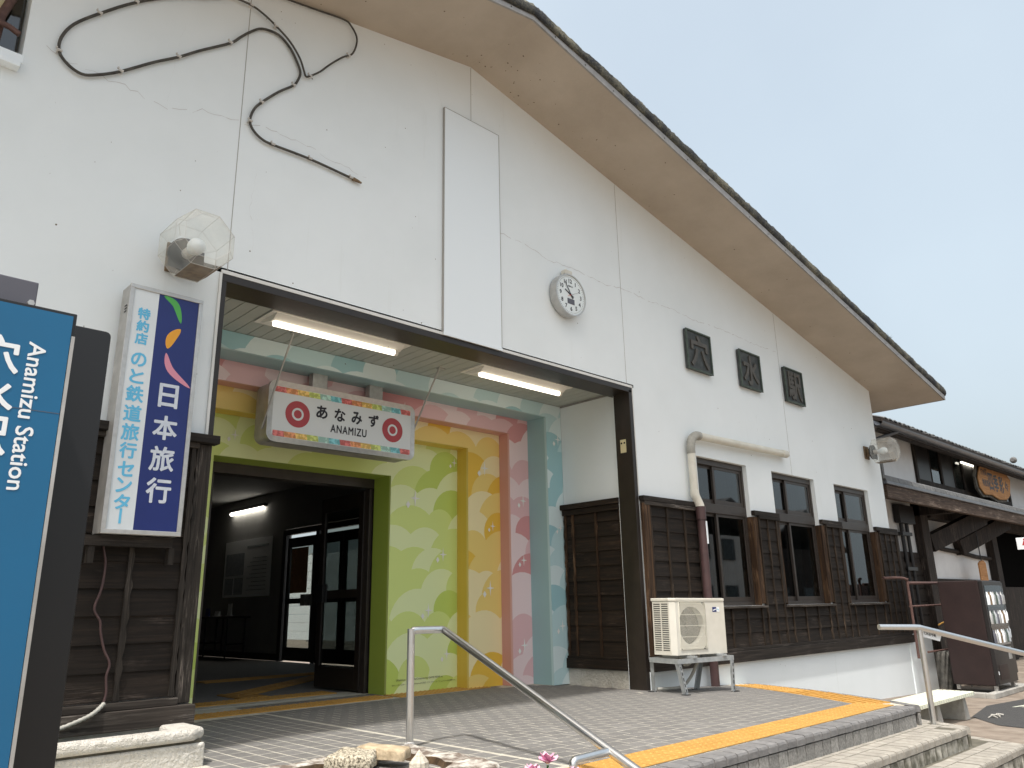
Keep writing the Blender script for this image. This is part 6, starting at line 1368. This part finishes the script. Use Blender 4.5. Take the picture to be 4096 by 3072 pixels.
def table(y0, y1, label, mat):
    o = thing('folding_table', label, 'table', (6.8, (y0 + y1) / 2, 0.0), 'folding tables along the waiting-room wall')
    b = MB(); b.box(6.55, 7.0, y0, y1, 0.74, 0.775); b.build('tabletop', mat, o)
    for y in (y0 + 0.12, y1 - 0.12):
        for x in (6.6, 6.95): b = MB(); b.tube([(x, y, 0.03), (x, y, 0.74)], 0.016, 7); b.build('leg', 'black', o)
        b = MB(); b.tube([(6.6, y, 0.28), (6.95, y, 0.28)], 0.012, 6); b.build('stretcher', 'black', o)
table(9.25, 10.45, 'dark folding table below the poster', 'brown_steel'); table(10.5, 11.7, 'pale-edged folding table at the far left of the room', 'alu_dirty')
for x, y, w, h, mt, lab in ((6.8, 9.75, 0.10, 0.22, 'poster', 'white card stand on the dark table'), (6.78, 10.25, 0.14, 0.08, 'poster', 'low pile of leaflets on the dark table'), (6.8, 10.75, 0.10, 0.14, 'lb_blue', 'blue boxed item on the pale-edged table')):
    o = thing('table_item', lab, 'stationery', (x, y, 0.776)); b = MB(); b.box(x - 0.03, x + 0.03, y - w, y + w, 0.7765, 0.79); b.build('base', mt, o); b = MB(); b.hexa([(x - 0.01, y - w * .8, 0.7905), (x + 0.02, y - w * .8, 0.7905), (x + 0.02, y + w * .8, 0.7905), (x - 0.01, y + w * .8, 0.7905), (x, y - w * .8, 0.79 + h), (x + 0.012, y - w * .8, 0.79 + h), (x + 0.012, y + w * .8, 0.79 + h), (x, y + w * .8, 0.79 + h)]); b.build('card', mt, o)

# ================================================================ PLATFORM FENCE BEYOND, HOUSES ACROSS THE STREET (seen in the glass)
fn = thing('platform_screen', 'white boarded screen beyond the glazed back door', 'screen', (11, 11, 0))
for k in range(10): b = MB(); b.box(12.0, 12.03, 5.0, 19.0, 0.05 + 0.24 * k, 0.28 + 0.24 * k); b.build('board', 'panel_white', fn)
for y in (8.5, 11, 13.5, 16): b = MB(); b.box(12.04, 12.12, y, y + 0.08, 0, 2.5); b.build('post', 'alu_dirty', fn)
def house(x, y, w, d, h, label, mat='house_wall'):
    o = thing('street_house', label, 'house', (x + w / 2, y + d / 2, -0.45), 'houses across the street')
    b = MB(); b.box(x, x + w, y, y + d, -0.45, h); b.build('wall', mat, o)
    b = MB(); b.prism([(x - 0.5, h - 0.05), (x + w / 2, h + w * 0.22), (x + w + 0.5, h - 0.05), (x + w + 0.5, h + 0.1), (x + w / 2, h + w * 0.22 + 0.16), (x - 0.5, h + 0.1)], y - 0.5, y + d + 0.5); b.build('roof', 'roof_tile', o)
    for i in range(3):
        for zz in (0.6, 3.2):
            if zz + 1.2 < h: b = MB(); b.box(x + w * (0.15 + 0.28 * i), x + w * (0.15 + 0.28 * i) + 1.3, y + d + 0.001, y + d + 0.06, zz, zz + 1.2); wdw = b.build('window', 'bronze_alu', o); b = MB(); b.box(x + w * (0.15 + 0.28 * i) + 0.06, x + w * (0.15 + 0.28 * i) + 1.24, y + d + 0.061, y + d + 0.07, zz + 0.06, zz + 1.14); b.build('pane', 'glass', wdw)
house(24, -25, 9, 8, 3.6, 'low dark timber house across the street, nearest in the window reflections', 'annex_dark'); house(36, -27, 9, 8, 4.6, 'white house across the street, between dark and grey ones'); house(48, -29, 12, 8, 4.4, 'dark house across the street, farthest right', 'annex_dark'); house(8, -34, 12, 8, 4.4, 'pale house across the street behind the viewer')
